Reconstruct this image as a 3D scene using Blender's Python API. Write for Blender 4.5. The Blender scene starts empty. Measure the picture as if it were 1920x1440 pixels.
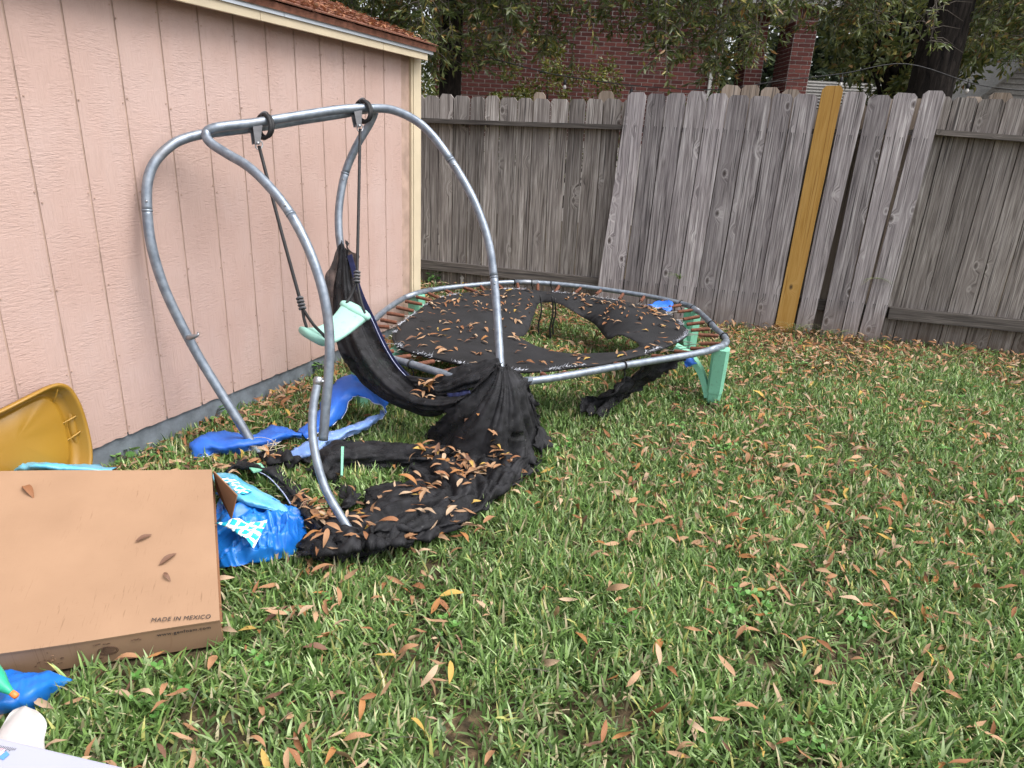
import bpy, bmesh, math, random
import numpy as np
from mathutils import Vector, Matrix
from mathutils.geometry import delaunay_2d_cdt
from mathutils import noise as mnoise

rng = np.random.default_rng(11)
random.seed(11)
SC = bpy.context.scene
COL = SC.collection

# ------------------------------------------------------------------ camera
cam_d = bpy.data.cameras.new('camera')
cam = bpy.data.objects.new('camera', cam_d)
COL.objects.link(cam)
cam_d.sensor_fit = 'HORIZONTAL'
cam_d.sensor_width = 36.0
cam_d.lens = 23.925
cam_d.clip_start = 0.02
cam_d.clip_end = 800
cam_m = Matrix(((0.998712, -0.050735, 0.0, 0.0),
                (0.017161, 0.337810, -0.941058, 0.0),
                (0.047744, 0.939846, 0.338245, 1.4),
                (0, 0, 0, 1)))
cam.matrix_world = cam_m
SC.camera = cam

# ------------------------------------------------------------------ light: pale overcast day
SUN_EL, SUN_AZ = math.radians(60), math.radians(108)     # azimuth clockwise from +Y: high, off to the right of the camera
world = bpy.data.worlds.new('World')
SC.world = world
world.use_nodes = True
wt = world.node_tree
for n_ in list(wt.nodes):
    wt.nodes.remove(n_)
w_out = wt.nodes.new('ShaderNodeOutputWorld')
w_bg = wt.nodes.new('ShaderNodeBackground')
w_sky = wt.nodes.new('ShaderNodeTexSky')
w_sky.sky_type = 'NISHITA'
w_sky.sun_disc = False
w_sky.sun_elevation = SUN_EL
w_sky.sun_rotation = SUN_AZ
w_sky.air_density = 1.0
w_sky.dust_density = 4.0
w_sky.ozone_density = 1.0
w_hs = wt.nodes.new('ShaderNodeHueSaturation')
w_hs.inputs['Saturation'].default_value = 0.28
w_bg.inputs['Strength'].default_value = 0.15
wt.links.new(w_sky.outputs[0], w_hs.inputs['Color'])
wt.links.new(w_hs.outputs[0], w_bg.inputs['Color'])
wt.links.new(w_bg.outputs[0], w_out.inputs['Surface'])
sun_d = bpy.data.lights.new('sun', 'SUN')
sun_d.energy = 1.2
sun_d.angle = math.radians(40)
sun_d.color = (1.0, 0.96, 0.9)
sun = bpy.data.objects.new('sun', sun_d)
COL.objects.link(sun)
sun_dir = Vector((math.sin(SUN_AZ) * math.cos(SUN_EL), math.cos(SUN_AZ) * math.cos(SUN_EL), math.sin(SUN_EL)))
sun.rotation_euler = (-sun_dir).to_track_quat('-Z', 'Y').to_euler()
sun.location = (3, -4, 12)
SC.view_settings.view_transform = 'Standard'
SC.view_settings.look = 'None'
SC.view_settings.gamma = 1
SC.view_settings.use_curve_mapping = False
SC.view_settings.exposure = 1.1
SC.render.engine = 'CYCLES'
SC.cycles.max_bounces = 8
SC.cycles.transparent_max_bounces = 16
SC.cycles.use_denoising = True

# ------------------------------------------------------------------ helpers
def V(*a):
    return Vector(a)

def mesh_obj(name, verts, faces, mat=None, parent=None, smooth=False, loc=None):
    me = bpy.data.meshes.new(name)
    me.from_pydata([tuple(v) for v in verts], [], [tuple(f) for f in faces])
    if smooth:
        me.polygons.foreach_set('use_smooth', [True] * len(me.polygons))
    if mat:
        me.materials.append(mat)
    me.update()
    o = bpy.data.objects.new(name, me)
    COL.objects.link(o)
    if loc is not None:
        o.location = loc
    if parent is not None:
        o.parent = parent
    return o

def bm_obj(name, bm, mat=None, parent=None, smooth=False):
    me = bpy.data.meshes.new(name)
    bmesh.ops.recalc_face_normals(bm, faces=bm.faces[:])
    bm.to_mesh(me)
    bm.free()
    if smooth:
        me.polygons.foreach_set('use_smooth', [True] * len(me.polygons))
    if mat:
        me.materials.append(mat)
    o = bpy.data.objects.new(name, me)
    COL.objects.link(o)
    if parent is not None:
        o.parent = parent
    return o

def inst(name, me, loc, rot=(0, 0, 0), scale=(1, 1, 1), parent=None):
    o = bpy.data.objects.new(name, me)
    COL.objects.link(o)
    o.location = loc
    o.rotation_euler = rot
    o.scale = scale
    if parent is not None:
        o.parent = parent
    return o

def np_mesh(name, verts, tris, mat=None, parent=None, colors=None, smooth=False):
    """big triangle soup straight from numpy, with an optional colour per vertex (the leaf or blade's own colour)"""
    me = bpy.data.meshes.new(name)
    nv, nf = len(verts), len(tris)
    k = tris.shape[1]
    me.vertices.add(nv)
    me.vertices.foreach_set('co', np.ascontiguousarray(verts, dtype=np.float32).ravel())
    me.loops.add(nf * k)
    me.loops.foreach_set('vertex_index', np.ascontiguousarray(tris, dtype=np.int32).ravel())
    me.polygons.add(nf)
    me.polygons.foreach_set('loop_start', np.arange(0, nf * k, k, dtype=np.int32))
    if smooth:
        me.polygons.foreach_set('use_smooth', np.ones(nf, dtype=bool))
    me.update(calc_edges=True)
    if colors is not None:
        at = me.color_attributes.new('col', 'FLOAT_COLOR', 'POINT')
        c4 = np.ones((nv, 4), dtype=np.float32)
        c4[:, :3] = colors
        at.data.foreach_set('color', c4.ravel())
    if mat:
        me.materials.append(mat)
    o = bpy.data.objects.new(name, me)
    COL.objects.link(o)
    if parent is not None:
        o.parent = parent
    return o

def empty(name, loc=(0, 0, 0), rz=0.0):
    o = bpy.data.objects.new(name, None)
    COL.objects.link(o)
    o.location = loc
    o.rotation_euler = (0, 0, rz)
    o.empty_display_size = 0.1
    return o

def tag(o, label=None, cat=None, group=None, kind=None):
    if label: o['label'] = label
    if cat: o['category'] = cat
    if group: o['group'] = group
    if kind: o['kind'] = kind
    return o

def adopt(child, parent):
    """parent keeping the child's world placement (parents here are empties with location / z rotation only)"""
    m = Matrix.Translation(parent.location) @ Matrix.Rotation(parent.rotation_euler.z, 4, 'Z')
    child.parent = parent
    child.matrix_parent_inverse = m.inverted()
    return child

def box_vf(x0, x1, y0, y1, z0, z1):
    v = [(x0, y0, z0), (x1, y0, z0), (x1, y1, z0), (x0, y1, z0), (x0, y0, z1), (x1, y0, z1), (x1, y1, z1), (x0, y1, z1)]
    f = [(0, 3, 2, 1), (4, 5, 6, 7), (0, 1, 5, 4), (1, 2, 6, 5), (2, 3, 7, 6), (3, 0, 4, 7)]
    return v, f

def frame_box(name, org, ax, ay, az, x0, x1, y0, y1, z0, z1, mat, parent=None, bevel=0.0):
    """box in a local frame given by three axis vectors"""
    v, f = box_vf(x0, x1, y0, y1, z0, z1)
    org = Vector(org); ax = Vector(ax); ay = Vector(ay); az = Vector(az)
    pts = [org + ax * p[0] + ay * p[1] + az * p[2] for p in v]
    bm = bmesh.new()
    bv = [bm.verts.new(p) for p in pts]
    for q in f:
        bm.faces.new([bv[i] for i in q])
    if bevel:
        bmesh.ops.bevel(bm, geom=bm.edges[:], offset=bevel, segments=2, affect='EDGES', profile=0.6)
    return bm_obj(name, bm, mat, parent)

def catmull(pts, n=8, closed=False):
    pts = [Vector(p) for p in pts]
    out = []
    m = len(pts)
    rngk = range(m) if closed else range(m - 1)
    for i in rngk:
        if closed:
            p0, p1, p2, p3 = pts[(i - 1) % m], pts[i], pts[(i + 1) % m], pts[(i + 2) % m]
        else:
            p1, p2 = pts[i], pts[i + 1]
            p0 = pts[i - 1] if i > 0 else p1 * 2 - p2
            p3 = pts[i + 2] if i + 2 < m else p2 * 2 - p1
        for k in range(n):
            t = k / n
            t2, t3 = t * t, t * t * t
            out.append(0.5 * ((2 * p1) + (-p0 + p2) * t + (2 * p0 - 5 * p1 + 4 * p2 - p3) * t2 + (-p0 + 3 * p1 - 3 * p2 + p3) * t3))
    if not closed:
        out.append(pts[-1].copy())
    return out

def tube_geo(path, r, sides=12, closed=False, caps=True, v0=0):
    """sweep a circle; r is a number or a list"""
    m = len(path)
    verts, faces = [], []
    prev = None
    for i, p in enumerate(path):
        if closed:
            t = path[(i + 1) % m] - path[i - 1]
        else:
            t = path[min(i + 1, m - 1)] - path[max(i - 1, 0)]
        t = t.normalized() if t.length > 1e-9 else Vector((0, 0, 1))
        if prev is None:
            a = Vector((0, 0, 1)) if abs(t.z) < 0.9 else Vector((1, 0, 0))
            nrm = (a - t * a.dot(t)).normalized()
        else:
            nrm = (prev - t * prev.dot(t)).normalized()
        prev = nrm
        bn = t.cross(nrm)
        rr = r[i] if isinstance(r, (list, tuple)) else r
        for k in range(sides):
            an = 2 * math.pi * k / sides
            verts.append(p + nrm * (math.cos(an) * rr) + bn * (math.sin(an) * rr))
    rings = m if closed else m - 1
    for i in range(rings):
        a0, b0 = v0 + i * sides, v0 + ((i + 1) % m) * sides
        for k in range(sides):
            k2 = (k + 1) % sides
            faces.append((a0 + k, a0 + k2, b0 + k2, b0 + k))
    if caps and not closed:
        faces.append(tuple(v0 + k for k in reversed(range(sides))))
        faces.append(tuple(v0 + (m - 1) * sides + k for k in range(sides)))
    return verts, faces

def tube(name, path, r, mat, parent=None, sides=12, closed=False, smooth_n=0, caps=True):
    path = [Vector(p) for p in path]
    if smooth_n:
        rr = r
        if isinstance(r, (list, tuple)):
            m = len(r)
            rr = []
            for i in range(m - 1):
                rr += [r[i] + (r[i + 1] - r[i]) * k / smooth_n for k in range(smooth_n)]
            rr.append(r[-1])
        path = catmull(path, smooth_n, closed)
        r = rr
    v, f = tube_geo(path, r, sides, closed, caps)
    return mesh_obj(name, v, f, mat, parent, smooth=True)

def lathe(name, prof, mat, parent=None, sides=20, org=(0, 0, 0), axis=(0, 0, 1)):
    """prof = [(radius, height)...] revolved round axis from org"""
    ax = Vector(axis).normalized()
    q = Vector((0, 0, 1)).rotation_difference(ax)
    org = Vector(org)
    v, f = [], []
    for (r, h) in prof:
        for k in range(sides):
            a = 2 * math.pi * k / sides
            v.append(org + q @ Vector((r * math.cos(a), r * math.sin(a), h)))
    for i in range(len(prof) - 1):
        for k in range(sides):
            k2 = (k + 1) % sides
            f.append((i * sides + k, i * sides + k2, (i + 1) * sides + k2, (i + 1) * sides + k))
    f.append(tuple(reversed(range(sides))))
    f.append(tuple((len(prof) - 1) * sides + k for k in range(sides)))
    return mesh_obj(name, v, f, mat, parent, smooth=True)

def fbm(p, oct=3):
    return mnoise.fractal(p, 0.6, 2.0, oct)

def resample_rows(rows, nu, nv):
    """rows: list of equally long lists of points -> grid of points by Catmull-Rom both ways"""
    def at(pts, t):
        m = len(pts) - 1
        x = t * m
        i = min(int(x), m - 1)
        u = x - i
        p1, p2 = pts[i], pts[i + 1]
        p0 = pts[i - 1] if i > 0 else p1 * 2 - p2
        p3 = pts[i + 2] if i + 2 <= m else p2 * 2 - p1
        return 0.5 * ((2 * p1) + (-p0 + p2) * u + (2 * p0 - 5 * p1 + 4 * p2 - p3) * u * u + (-p0 + 3 * p1 - 3 * p2 + p3) * u ** 3)
    rows = [[Vector(p) for p in r] for r in rows]
    cols = [[at(r, j / (nv - 1)) for j in range(nv)] for r in rows]
    grid = []
    for i in range(nu):
        grid.append([at([cols[k][j] for k in range(len(rows))], i / (nu - 1)) for j in range(nv)])
    return grid

def cloth(name, rows, nu, nv, mat, parent=None, fold=None, rough=0.0, rscale=9.0, floor=None, ragged=0.0, seed=0.0, thick=0.0025):
    """draped sheet lofted through rows; fold(u, v) gives a displacement along the normal"""
    gr = resample_rows(rows, nu, nv)
    out = []
    for i in range(nu):
        r = []
        for j in range(nv):
            du = gr[min(i + 1, nu - 1)][j] - gr[max(i - 1, 0)][j]
            dv = gr[i][min(j + 1, nv - 1)] - gr[i][max(j - 1, 0)]
            nn = du.cross(dv)
            nn = nn.normalized() if nn.length > 1e-9 else Vector((0, 0, 1))
            if nn.z < 0:
                nn = -nn
            p = gr[i][j].copy()
            u, v = i / (nu - 1), j / (nv - 1)
            d = fold(u, v) if fold else 0.0
            if rough:
                d += rough * fbm(p * rscale + Vector((seed, 0, 0)), 4)
            p += nn * d
            if ragged:
                e = min(u, v, 1 - u, 1 - v)
                if e < 0.06:
                    p += Vector((fbm(p * 22 + Vector((3, seed, 0))), fbm(p * 22 + Vector((9, 0, seed))), 0)) * ragged * (1 - e / 0.06)
            if floor is not None:
                fl = floor(p.x, p.y)
                if p.z < fl:
                    p.z = fl + 0.1 * (p.z - fl) * 0.0 + 0.004 * abs(fbm(p * 30))
            r.append(p)
        out.append(r)
    verts = [p for r in out for p in r]
    faces = [(i * nv + j, i * nv + j + 1, (i + 1) * nv + j + 1, (i + 1) * nv + j) for i in range(nu - 1) for j in range(nv - 1)]
    o = mesh_obj(name, verts, faces, mat, parent, smooth=True)
    if thick:
        md = o.modifiers.new('thickness', 'SOLIDIFY')
        md.thickness = thick
        md.offset = 0
    return o, out

# ------------------------------------------------------------------ materials
class NT:
    def __init__(self, name):
        self.m = bpy.data.materials.new(name)
        self.m.use_nodes = True
        self.t = self.m.node_tree
        self.bsdf = self.t.nodes['Principled BSDF']
        self.out = self.t.nodes['Material Output']
    def n(self, kind, props=None, **ins):
        nd = self.t.nodes.new('ShaderNode' + kind)
        for k, v in (props or {}).items():
            setattr(nd, k, v)
        for k, v in ins.items():
            self.set(nd, k.replace('_', ' '), v)
        return nd
    def set(self, nd, key, v):
        s = nd.inputs[int(key[1:])] if key[0] == 'i' and key[1:].isdigit() else nd.inputs[key]
        if isinstance(v, bpy.types.NodeSocket):
            self.t.links.new(v, s)
        elif isinstance(v, bpy.types.Node):
            self.t.links.new(v.outputs[0], s)
        else:
            if isinstance(v, (tuple, list)) and len(v) == 3 and s.type == 'RGBA':
                v = (*v, 1)
            s.default_value = v
    def b(self, **ins):
        for k, v in ins.items():
            self.set(self.bsdf, k.replace('_', ' '), v)
    def coords(self, scale=(1, 1, 1), which='Object', loc=(0, 0, 0), rot=(0, 0, 0)):
        tc = self.t.nodes.new('ShaderNodeTexCoord')
        mp = self.t.nodes.new('ShaderNodeMapping')
        mp.inputs['Scale'].default_value = scale
        mp.inputs['Location'].default_value = loc
        mp.inputs['Rotation'].default_value = rot
        self.t.links.new(tc.outputs[which], mp.inputs['Vector'])
        return mp.outputs[0]
    def noise(self, vec, scale=5, detail=4, rough=0.55, dist=0.0):
        nd = self.n('TexNoise', None, Vector=vec, Scale=scale, Detail=detail, Roughness=rough, Distortion=dist)
        return nd.outputs['Fac']
    def ramp(self, fac, stops, interp='LINEAR'):
        nd = self.t.nodes.new('ShaderNodeValToRGB')
        cr = nd.color_ramp
        cr.interpolation = interp
        while len(cr.elements) < len(stops):
            cr.elements.new(0.5)
        for e, (p, c) in zip(cr.elements, stops):
            e.position = p
            e.color = (*c, 1) if len(c) == 3 else c
        self.t.links.new(fac, nd.inputs[0])
        return nd.outputs[0]
    def mix(self, fac, a, b, mode='MIX'):
        nd = self.t.nodes.new('ShaderNodeMix')
        nd.data_type = 'RGBA'
        nd.blend_type = mode
        for s, v in ((nd.inputs[0], fac), (nd.inputs[6], a), (nd.inputs[7], b)):
            if isinstance(v, bpy.types.NodeSocket):
                self.t.links.new(v, s)
            else:
                if isinstance(v, (tuple, list)) and len(v) == 3:
                    v = (*v, 1)
                s.default_value = v
        return nd.outputs[2]
    def math(self, op, a, b=0.0, c=0.0, clamp=False):
        nd = self.t.nodes.new('ShaderNodeMath')
        nd.operation = op
        nd.use_clamp = clamp
        for s, v in zip(nd.inputs, (a, b, c)):
            if isinstance(v, bpy.types.NodeSocket):
                self.t.links.new(v, s)
            else:
                s.default_value = v
        return nd.outputs[0]
    def bump(self, h, strength=0.3, dist=0.01, normal=None):
        nd = self.n('Bump', None, Height=h, Strength=strength, Distance=dist)
        if normal is not None:
            self.t.links.new(normal, nd.inputs['Normal'])
        self.t.links.new(nd.outputs[0], self.bsdf.inputs['Normal'])
        return nd.outputs[0]
    def rand(self):
        return self.t.nodes.new('ShaderNodeObjectInfo').outputs['Random']
    def sep(self, vec):
        nd = self.t.nodes.new('ShaderNodeSeparateXYZ')
        self.t.links.new(vec, nd.inputs[0])
        return nd.outputs

W_, B_ = (1, 1, 1), (0, 0, 0)

def m_simple(name, col, rough=0.6, var=0.12, scale=8, metal=0.0, spec=0.4, bump=0.0, bscale=60):
    t = NT(name)
    c = t.coords()
    n = t.noise(c, scale, 5)
    lo = tuple(x * (1 - var) for x in col)
    hi = tuple(min(1, x * (1 + var)) for x in col)
    t.b(Base_Color=t.ramp(n, [(0.3, lo), (0.7, hi)]), Roughness=rough, Metallic=metal, Specular_IOR_Level=spec)
    if bump:
        t.bump(t.noise(c, bscale, 3), bump, 0.004)
    return t.m

def m_grimy(name, col, grime):
    t = NT(name)
    c = t.coords()
    base = t.ramp(t.noise(c, 5, 4), [(0.3, tuple(x * 0.92 for x in col)), (0.7, tuple(x * 1.08 for x in col))])
    sp = t.ramp(t.noise(c, 55, 5, 0.7), [(0.55, B_), (0.72, (0.55,) * 3)])
    base = t.mix(sp, base, grime)
    scr = t.ramp(t.noise(t.coords((14, 14, 160)), 1.0, 3), [(0.66, B_), (0.72, (0.4,) * 3)])
    base = t.mix(scr, base, tuple(min(1, x * 1.5) for x in col))
    t.b(Base_Color=base, Roughness=0.5, Specular_IOR_Level=0.4)
    t.bump(t.noise(c, 70, 4), 0.08, 0.003)
    return t.m

def m_siding():
    t = NT('pink_painted_siding')
    c = t.coords((1, 1, 1))
    # embossed cedar relief: short cross ripples broken up by long vertical brush lines
    rip = t.noise(t.coords((28, 28, 120)), 1.0, 3, 0.65, 1.0)
    brk = t.noise(t.coords((26, 26, 5)), 1.0, 2, 0.5)
    brush = t.noise(t.coords((130, 130, 7)), 1.0, 3, 0.6, 0.6)
    patch = t.noise(c, 7, 2)
    relief = t.mix(t.ramp(patch, [(0.46, B_), (0.62, W_)]), rip, brush)
    relief = t.mix(0.35, relief, brk)
    big = t.noise(c, 1.7, 4)
    col = t.ramp(big, [(0.3, (0.455, 0.312, 0.268)), (0.55, (0.485, 0.343, 0.300)), (0.75, (0.51, 0.374, 0.336))])
    pale = t.noise(t.coords((3, 3, 1.2)), 1.4, 4)
    col = t.mix(t.ramp(pale, [(0.48, B_), (0.75, (0.5, 0.5, 0.5))]), col, (0.515, 0.392, 0.362))
    col = t.mix(t.ramp(relief, [(0.34, (0.28, 0.28, 0.28)), (0.48, B_)]), col, (0.36, 0.25, 0.21))
    speck = t.noise(t.coords((60, 60, 22)), 1.0, 2, 0.5)
    col = t.mix(t.ramp(speck, [(0.76, B_), (0.79, (0.55, 0.55, 0.55))]), col, (0.12, 0.09, 0.08))
    # splash-back dirt above the slab
    z = t.sep(t.coords())[2]
    dirt = t.math('MULTIPLY', t.ramp(z, [(0.0, W_), (0.28, B_)]), t.noise(c, 14, 4))
    col = t.mix(t.math('MULTIPLY', dirt, 0.35), col, (0.42, 0.30, 0.26))
    t.b(Base_Color=col, Roughness=0.62, Specular_IOR_Level=0.3)
    t.bump(relief, 0.65, 0.009)
    return t.m

def m_wood(name, cols, dark=(0.05, 0.045, 0.045), streak=None, rough=0.85, contrast=1.0, warm=None):
    """weathered board; grain runs along local z"""
    t = NT(name)
    r = t.rand()
    off = t.n('CombineXYZ', None, X=t.math('MULTIPLY', r, 37.0), Y=t.math('MULTIPLY', r, 11.0), Z=t.math('MULTIPLY', r, 53.0)).outputs[0]
    base = t.n('VectorMath', {'operation': 'ADD'}, i0=t.coords(), i1=off).outputs[0]
    def scl(s):
        return t.n('VectorMath', {'operation': 'MULTIPLY'}, i0=base, i1=s).outputs[0]
    # knots pull the grain round them
    kv = t.n('TexVoronoi', {'feature': 'F1'}, Vector=scl((8.0, 0.01, 5.0)), Scale=1.0, Randomness=1.0)
    few = t.math('GREATER_THAN', t.sep(kv.outputs['Color'])[0], 0.30)      # most cells carry no knot
    kd = t.math('ADD', kv.outputs['Distance'], few)
    knot = t.ramp(kd, [(0.05, W_), (0.15, B_)])
    swirl = t.ramp(kd, [(0.05, W_), (0.42, B_)])
    wv = t.n('VectorMath', {'operation': 'ADD'}, i0=scl((1, 1, 1)), i1=t.n('CombineXYZ', None, X=t.math('MULTIPLY', swirl, 0.05), Y=0.0, Z=0.0).outputs[0]).outputs[0]
    wv2 = t.n('VectorMath', {'operation': 'MULTIPLY'}, i0=wv, i1=(46, 46, 1.6)).outputs[0]
    wv3 = t.n('VectorMath', {'operation': 'MULTIPLY'}, i0=wv, i1=(190, 190, 5)).outputs[0]
    g1 = t.noise(wv2, 1.0, 5, 0.62, 0.9)
    g2 = t.noise(wv3, 1.0, 3, 0.6, 0.3)
    gg = t.mix(0.4, g1, g2)
    c = t.ramp(gg, [(0.34, cols[0]), (0.46, cols[1]), (0.55, cols[2]), (0.66, cols[3])])
    blot = t.noise(scl((5, 5, 1.1)), 1.0, 4)
    c = t.mix(t.ramp(blot, [(0.42, B_), (0.75, (0.65, 0.65, 0.65))]), c, cols[4])
    crack = t.noise(scl((115, 115, 1.5)), 1.0, 2, 0.5, 0.7)
    c = t.mix(t.ramp(crack, [(0.60, B_), (0.67, (0.85, 0.85, 0.85))]), c, dark)
    c = t.mix(t.math('MULTIPLY', knot, 0.85), c, (0.045, 0.032, 0.028))
    ring = t.ramp(kd, [(0.13, B_), (0.17, (0.4, 0.4, 0.4)), (0.22, B_)])
    c = t.mix(ring, c, cols[3])
    val = t.math('ADD', t.math('MULTIPLY', r, 0.62), 0.66)
    c = t.mix(1.0, c, t.n('CombineColor', None, Red=val, Green=val, Blue=val).outputs[0], 'MULTIPLY')
    if streak:
        x, y, z = t.sep(t.coords())
        msk = None
        for zr, ln in streak:
            below = t.math('MULTIPLY', t.math('LESS_THAN', z, zr), t.ramp(t.math('DIVIDE', t.math('SUBTRACT', z, zr - ln), ln), [(0.0, B_), (1.0, W_)]))
            for xo in (-0.052, -0.036, 0.034, 0.05):
                wob = t.math('ABSOLUTE', t.math('SUBTRACT', t.math('SUBTRACT', x, xo), t.math('MULTIPLY', t.math('SUBTRACT', r, 0.5), 0.018)))
                one = t.math('MULTIPLY', below, t.math('LESS_THAN', wob, 0.0026))
                msk = one if msk is None else t.math('MAXIMUM', msk, one)
        c = t.mix(t.math('MULTIPLY', msk, 0.85), c, (0.03, 0.028, 0.03))
    if warm:
        x, y, z = t.sep(t.coords())
        c = t.mix(t.math('MULTIPLY', t.ramp(z, [(0.0, W_), (0.3, B_)]), t.noise(base, 9, 3)), c, warm)
    t.b(Base_Color=c, Roughness=rough, Specular_IOR_Level=0.15)
    t.bump(t.mix(0.5, gg, crack), 0.5, 0.004)
    return t.m

def m_galv(name, dirty=0.5):
    t = NT(name)
    c = t.coords()
    n = t.noise(c, 30, 4)
    n2 = t.noise(c, 6, 4)
    col = t.ramp(n, [(0.3, (0.165, 0.195, 0.24)), (0.7, (0.29, 0.33, 0.385))])
    col = t.mix(t.ramp(n2, [(0.55, B_), (0.7, (dirty, dirty, dirty))]), col, (0.18, 0.17, 0.17))
    t.b(Base_Color=col, Metallic=0.55, Roughness=t.ramp(n, [(0.3, (0.34,) * 3), (0.7, (0.52,) * 3)]))
    t.bump(n, 0.08, 0.002)
    return t.m

def m_leafy(name, trans=0.3, rough=0.5, spec=0.35, tint=None):
    """leaf or blade whose own colour is stored per vertex"""
    t = NT(name)
    at = t.n('VertexColor', {'layer_name': 'col'})
    c = at.outputs[0]
    t.b(Base_Color=c, Roughness=rough, Specular_IOR_Level=spec)
    tr = t.n('BsdfTranslucent', None, Color=c)
    mx = t.n('MixShader', None, Fac=trans, i1=t.bsdf.outputs[0], i2=tr.outputs[0])
    t.t.links.new(mx.outputs[0], t.out.inputs['Surface'])
    return t.m

def m_net(name, alpha_lo, alpha_hi, scale=420):
    t = NT(name)
    c = t.coords()
    n = t.noise(c, 22, 4)
    col = t.ramp(n, [(0.3, (0.006, 0.006, 0.007)), (0.7, (0.028, 0.028, 0.032))])
    weave = t.noise(t.coords((scale, scale, scale)), 1.0, 1)
    dust = t.noise(c, 60, 3)
    col = t.mix(t.ramp(dust, [(0.66, B_), (0.75, (0.45, 0.45, 0.45))]), col, (0.10, 0.10, 0.10))
    t.b(Base_Color=col, Roughness=0.72, Specular_IOR_Level=0.25)
    t.bump(weave, 0.25, 0.002)
    a = t.ramp(t.noise(c, 9, 3), [(0.35, (alpha_lo,) * 3), (0.65, (alpha_hi,) * 3)])
    t.b(Alpha=a)
    return t.m

def m_brick():
    t = NT('red_brick')
    r = t.rand()
    c = t.coords()
    n = t.noise(c, 40, 3)
    col = t.ramp(r, [(0.0, (0.105, 0.042, 0.040)), (0.35, (0.17, 0.060, 0.054)), (0.7, (0.24, 0.088, 0.076)), (1.0, (0.14, 0.060, 0.060))])
    col = t.mix(t.ramp(n, [(0.4, B_), (0.8, (0.5,) * 3)]), col, (0.10, 0.03, 0.028))
    t.b(Base_Color=col, Roughness=0.9, Specular_IOR_Level=0.15)
    return t.m

def m_bark():
    t = NT('dark_oak_bark')
    n = t.noise(t.coords((26, 26, 5)), 1.0, 5, 0.65, 0.7)
    col = t.ramp(n, [(0.35, (0.010, 0.009, 0.009)), (0.6, (0.036, 0.030, 0.027)), (0.75, (0.07, 0.06, 0.052))])
    t.b(Base_Color=col, Roughness=0.95, Specular_IOR_Level=0.1)
    t.bump(n, 0.9, 0.03)
    return t.m

def m_ground():
    t = NT('soil_and_leaf_litter')
    c = t.coords()
    a = t.noise(c, 22, 6, 0.65, 0.4)
    b = t.noise(c, 2.2, 3)
    col = t.ramp(a, [(0.3, (0.030, 0.024, 0.016)), (0.5, (0.085, 0.062, 0.038)), (0.65, (0.17, 0.115, 0.068)), (0.8, (0.24, 0.165, 0.105))])
    col = t.mix(t.ramp(b, [(0.4, B_), (0.65, (0.4,) * 3)]), col, (0.030, 0.044, 0.018))
    t.b(Base_Color=col, Roughness=0.95, Specular_IOR_Level=0.1)
    t.bump(a, 0.8, 0.02)
    return t.m

def m_cardboard():
    t = NT('brown_cardboard')
    c = t.coords()
    oc_ = t.coords()
    def along(d):
        return t.n('VectorMath', {'operation': 'DOT_PRODUCT'}, i0=oc_, i1=d).outputs['Value']
    au, av = along((0.96, 0.27, 0.0)), along((-0.40, 0.89, 0.2))
    def stretch(a, b):
        return t.n('CombineXYZ', None, X=t.math('MULTIPLY', au, a), Y=t.math('MULTIPLY', av, b), Z=0.0).outputs[0]
    fib = t.noise(stretch(40, 260), 1.0, 4, 0.6)
    col = t.ramp(t.noise(c, 3.5, 4), [(0.3, (0.282, 0.174, 0.108)), (0.7, (0.335, 0.210, 0.132))])
    col = t.mix(t.ramp(fib, [(0.62, B_), (0.72, (0.30,) * 3)]), col, (0.225, 0.125, 0.07))
    scuff = t.noise(stretch(190, 14), 1.0, 3, 0.6, 0.2)
    sm = t.math('MULTIPLY', t.ramp(scuff, [(0.60, B_), (0.68, W_)]), t.ramp(t.noise(c, 5.0, 4), [(0.5, B_), (0.7, W_)]))
    col = t.mix(t.math('MULTIPLY', sm, 0.55), col, (0.13, 0.068, 0.036))
    t.b(Base_Color=col, Roughness=0.8, Specular_IOR_Level=0.2)
    t.bump(t.mix(0.5, fib, scuff), 0.12, 0.003)
    return t.m

def m_vinyl(name, cols, rough=0.35, wear=None):
    t = NT(name)
    c = t.coords()
    n = t.noise(c, 9, 4)
    col = t.ramp(n, [(0.3, cols[0]), (0.7, cols[1])])
    if wear:
        w = t.noise(t.coords((1, 1, 1)), 45, 4, 0.7)
        col = t.mix(t.ramp(w, [(0.58, B_), (0.7, (0.7,) * 3)]), col, wear)
    t.b(Base_Color=col, Roughness=rough, Specular_IOR_Level=0.5)
    t.bump(t.noise(c, 38, 4), 0.15, 0.006)
    return t.m

def m_lattice():
    """flat print: white lattice on turquoise"""
    t = NT('turquoise_lattice_print')
    x, y, z = t.sep(t.coords((1, 1, 1), rot=(0, 0, 0.5)))
    def line(s, p, w):
        f = t.math('FRACT', t.math('ADD', t.math('MULTIPLY', s, 1.0 / p), 50.0))
        return t.math('LESS_THAN', t.math('ABSOLUTE', t.math('SUBTRACT', f, 0.5)), w)
    g_ = t.math('MAXIMUM', line(t.math('ADD', x, t.math('MULTIPLY', y, 0.35)), 0.034, 0.17), line(t.math('SUBTRACT', y, t.math('MULTIPLY', x, 0.35)), 0.036, 0.17))
    col = t.mix(g_, (0.02, 0.42, 0.60), (0.80, 0.84, 0.85))
    t.b(Base_Color=col, Roughness=0.35, Specular_IOR_Level=0.5)
    return t.m

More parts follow.
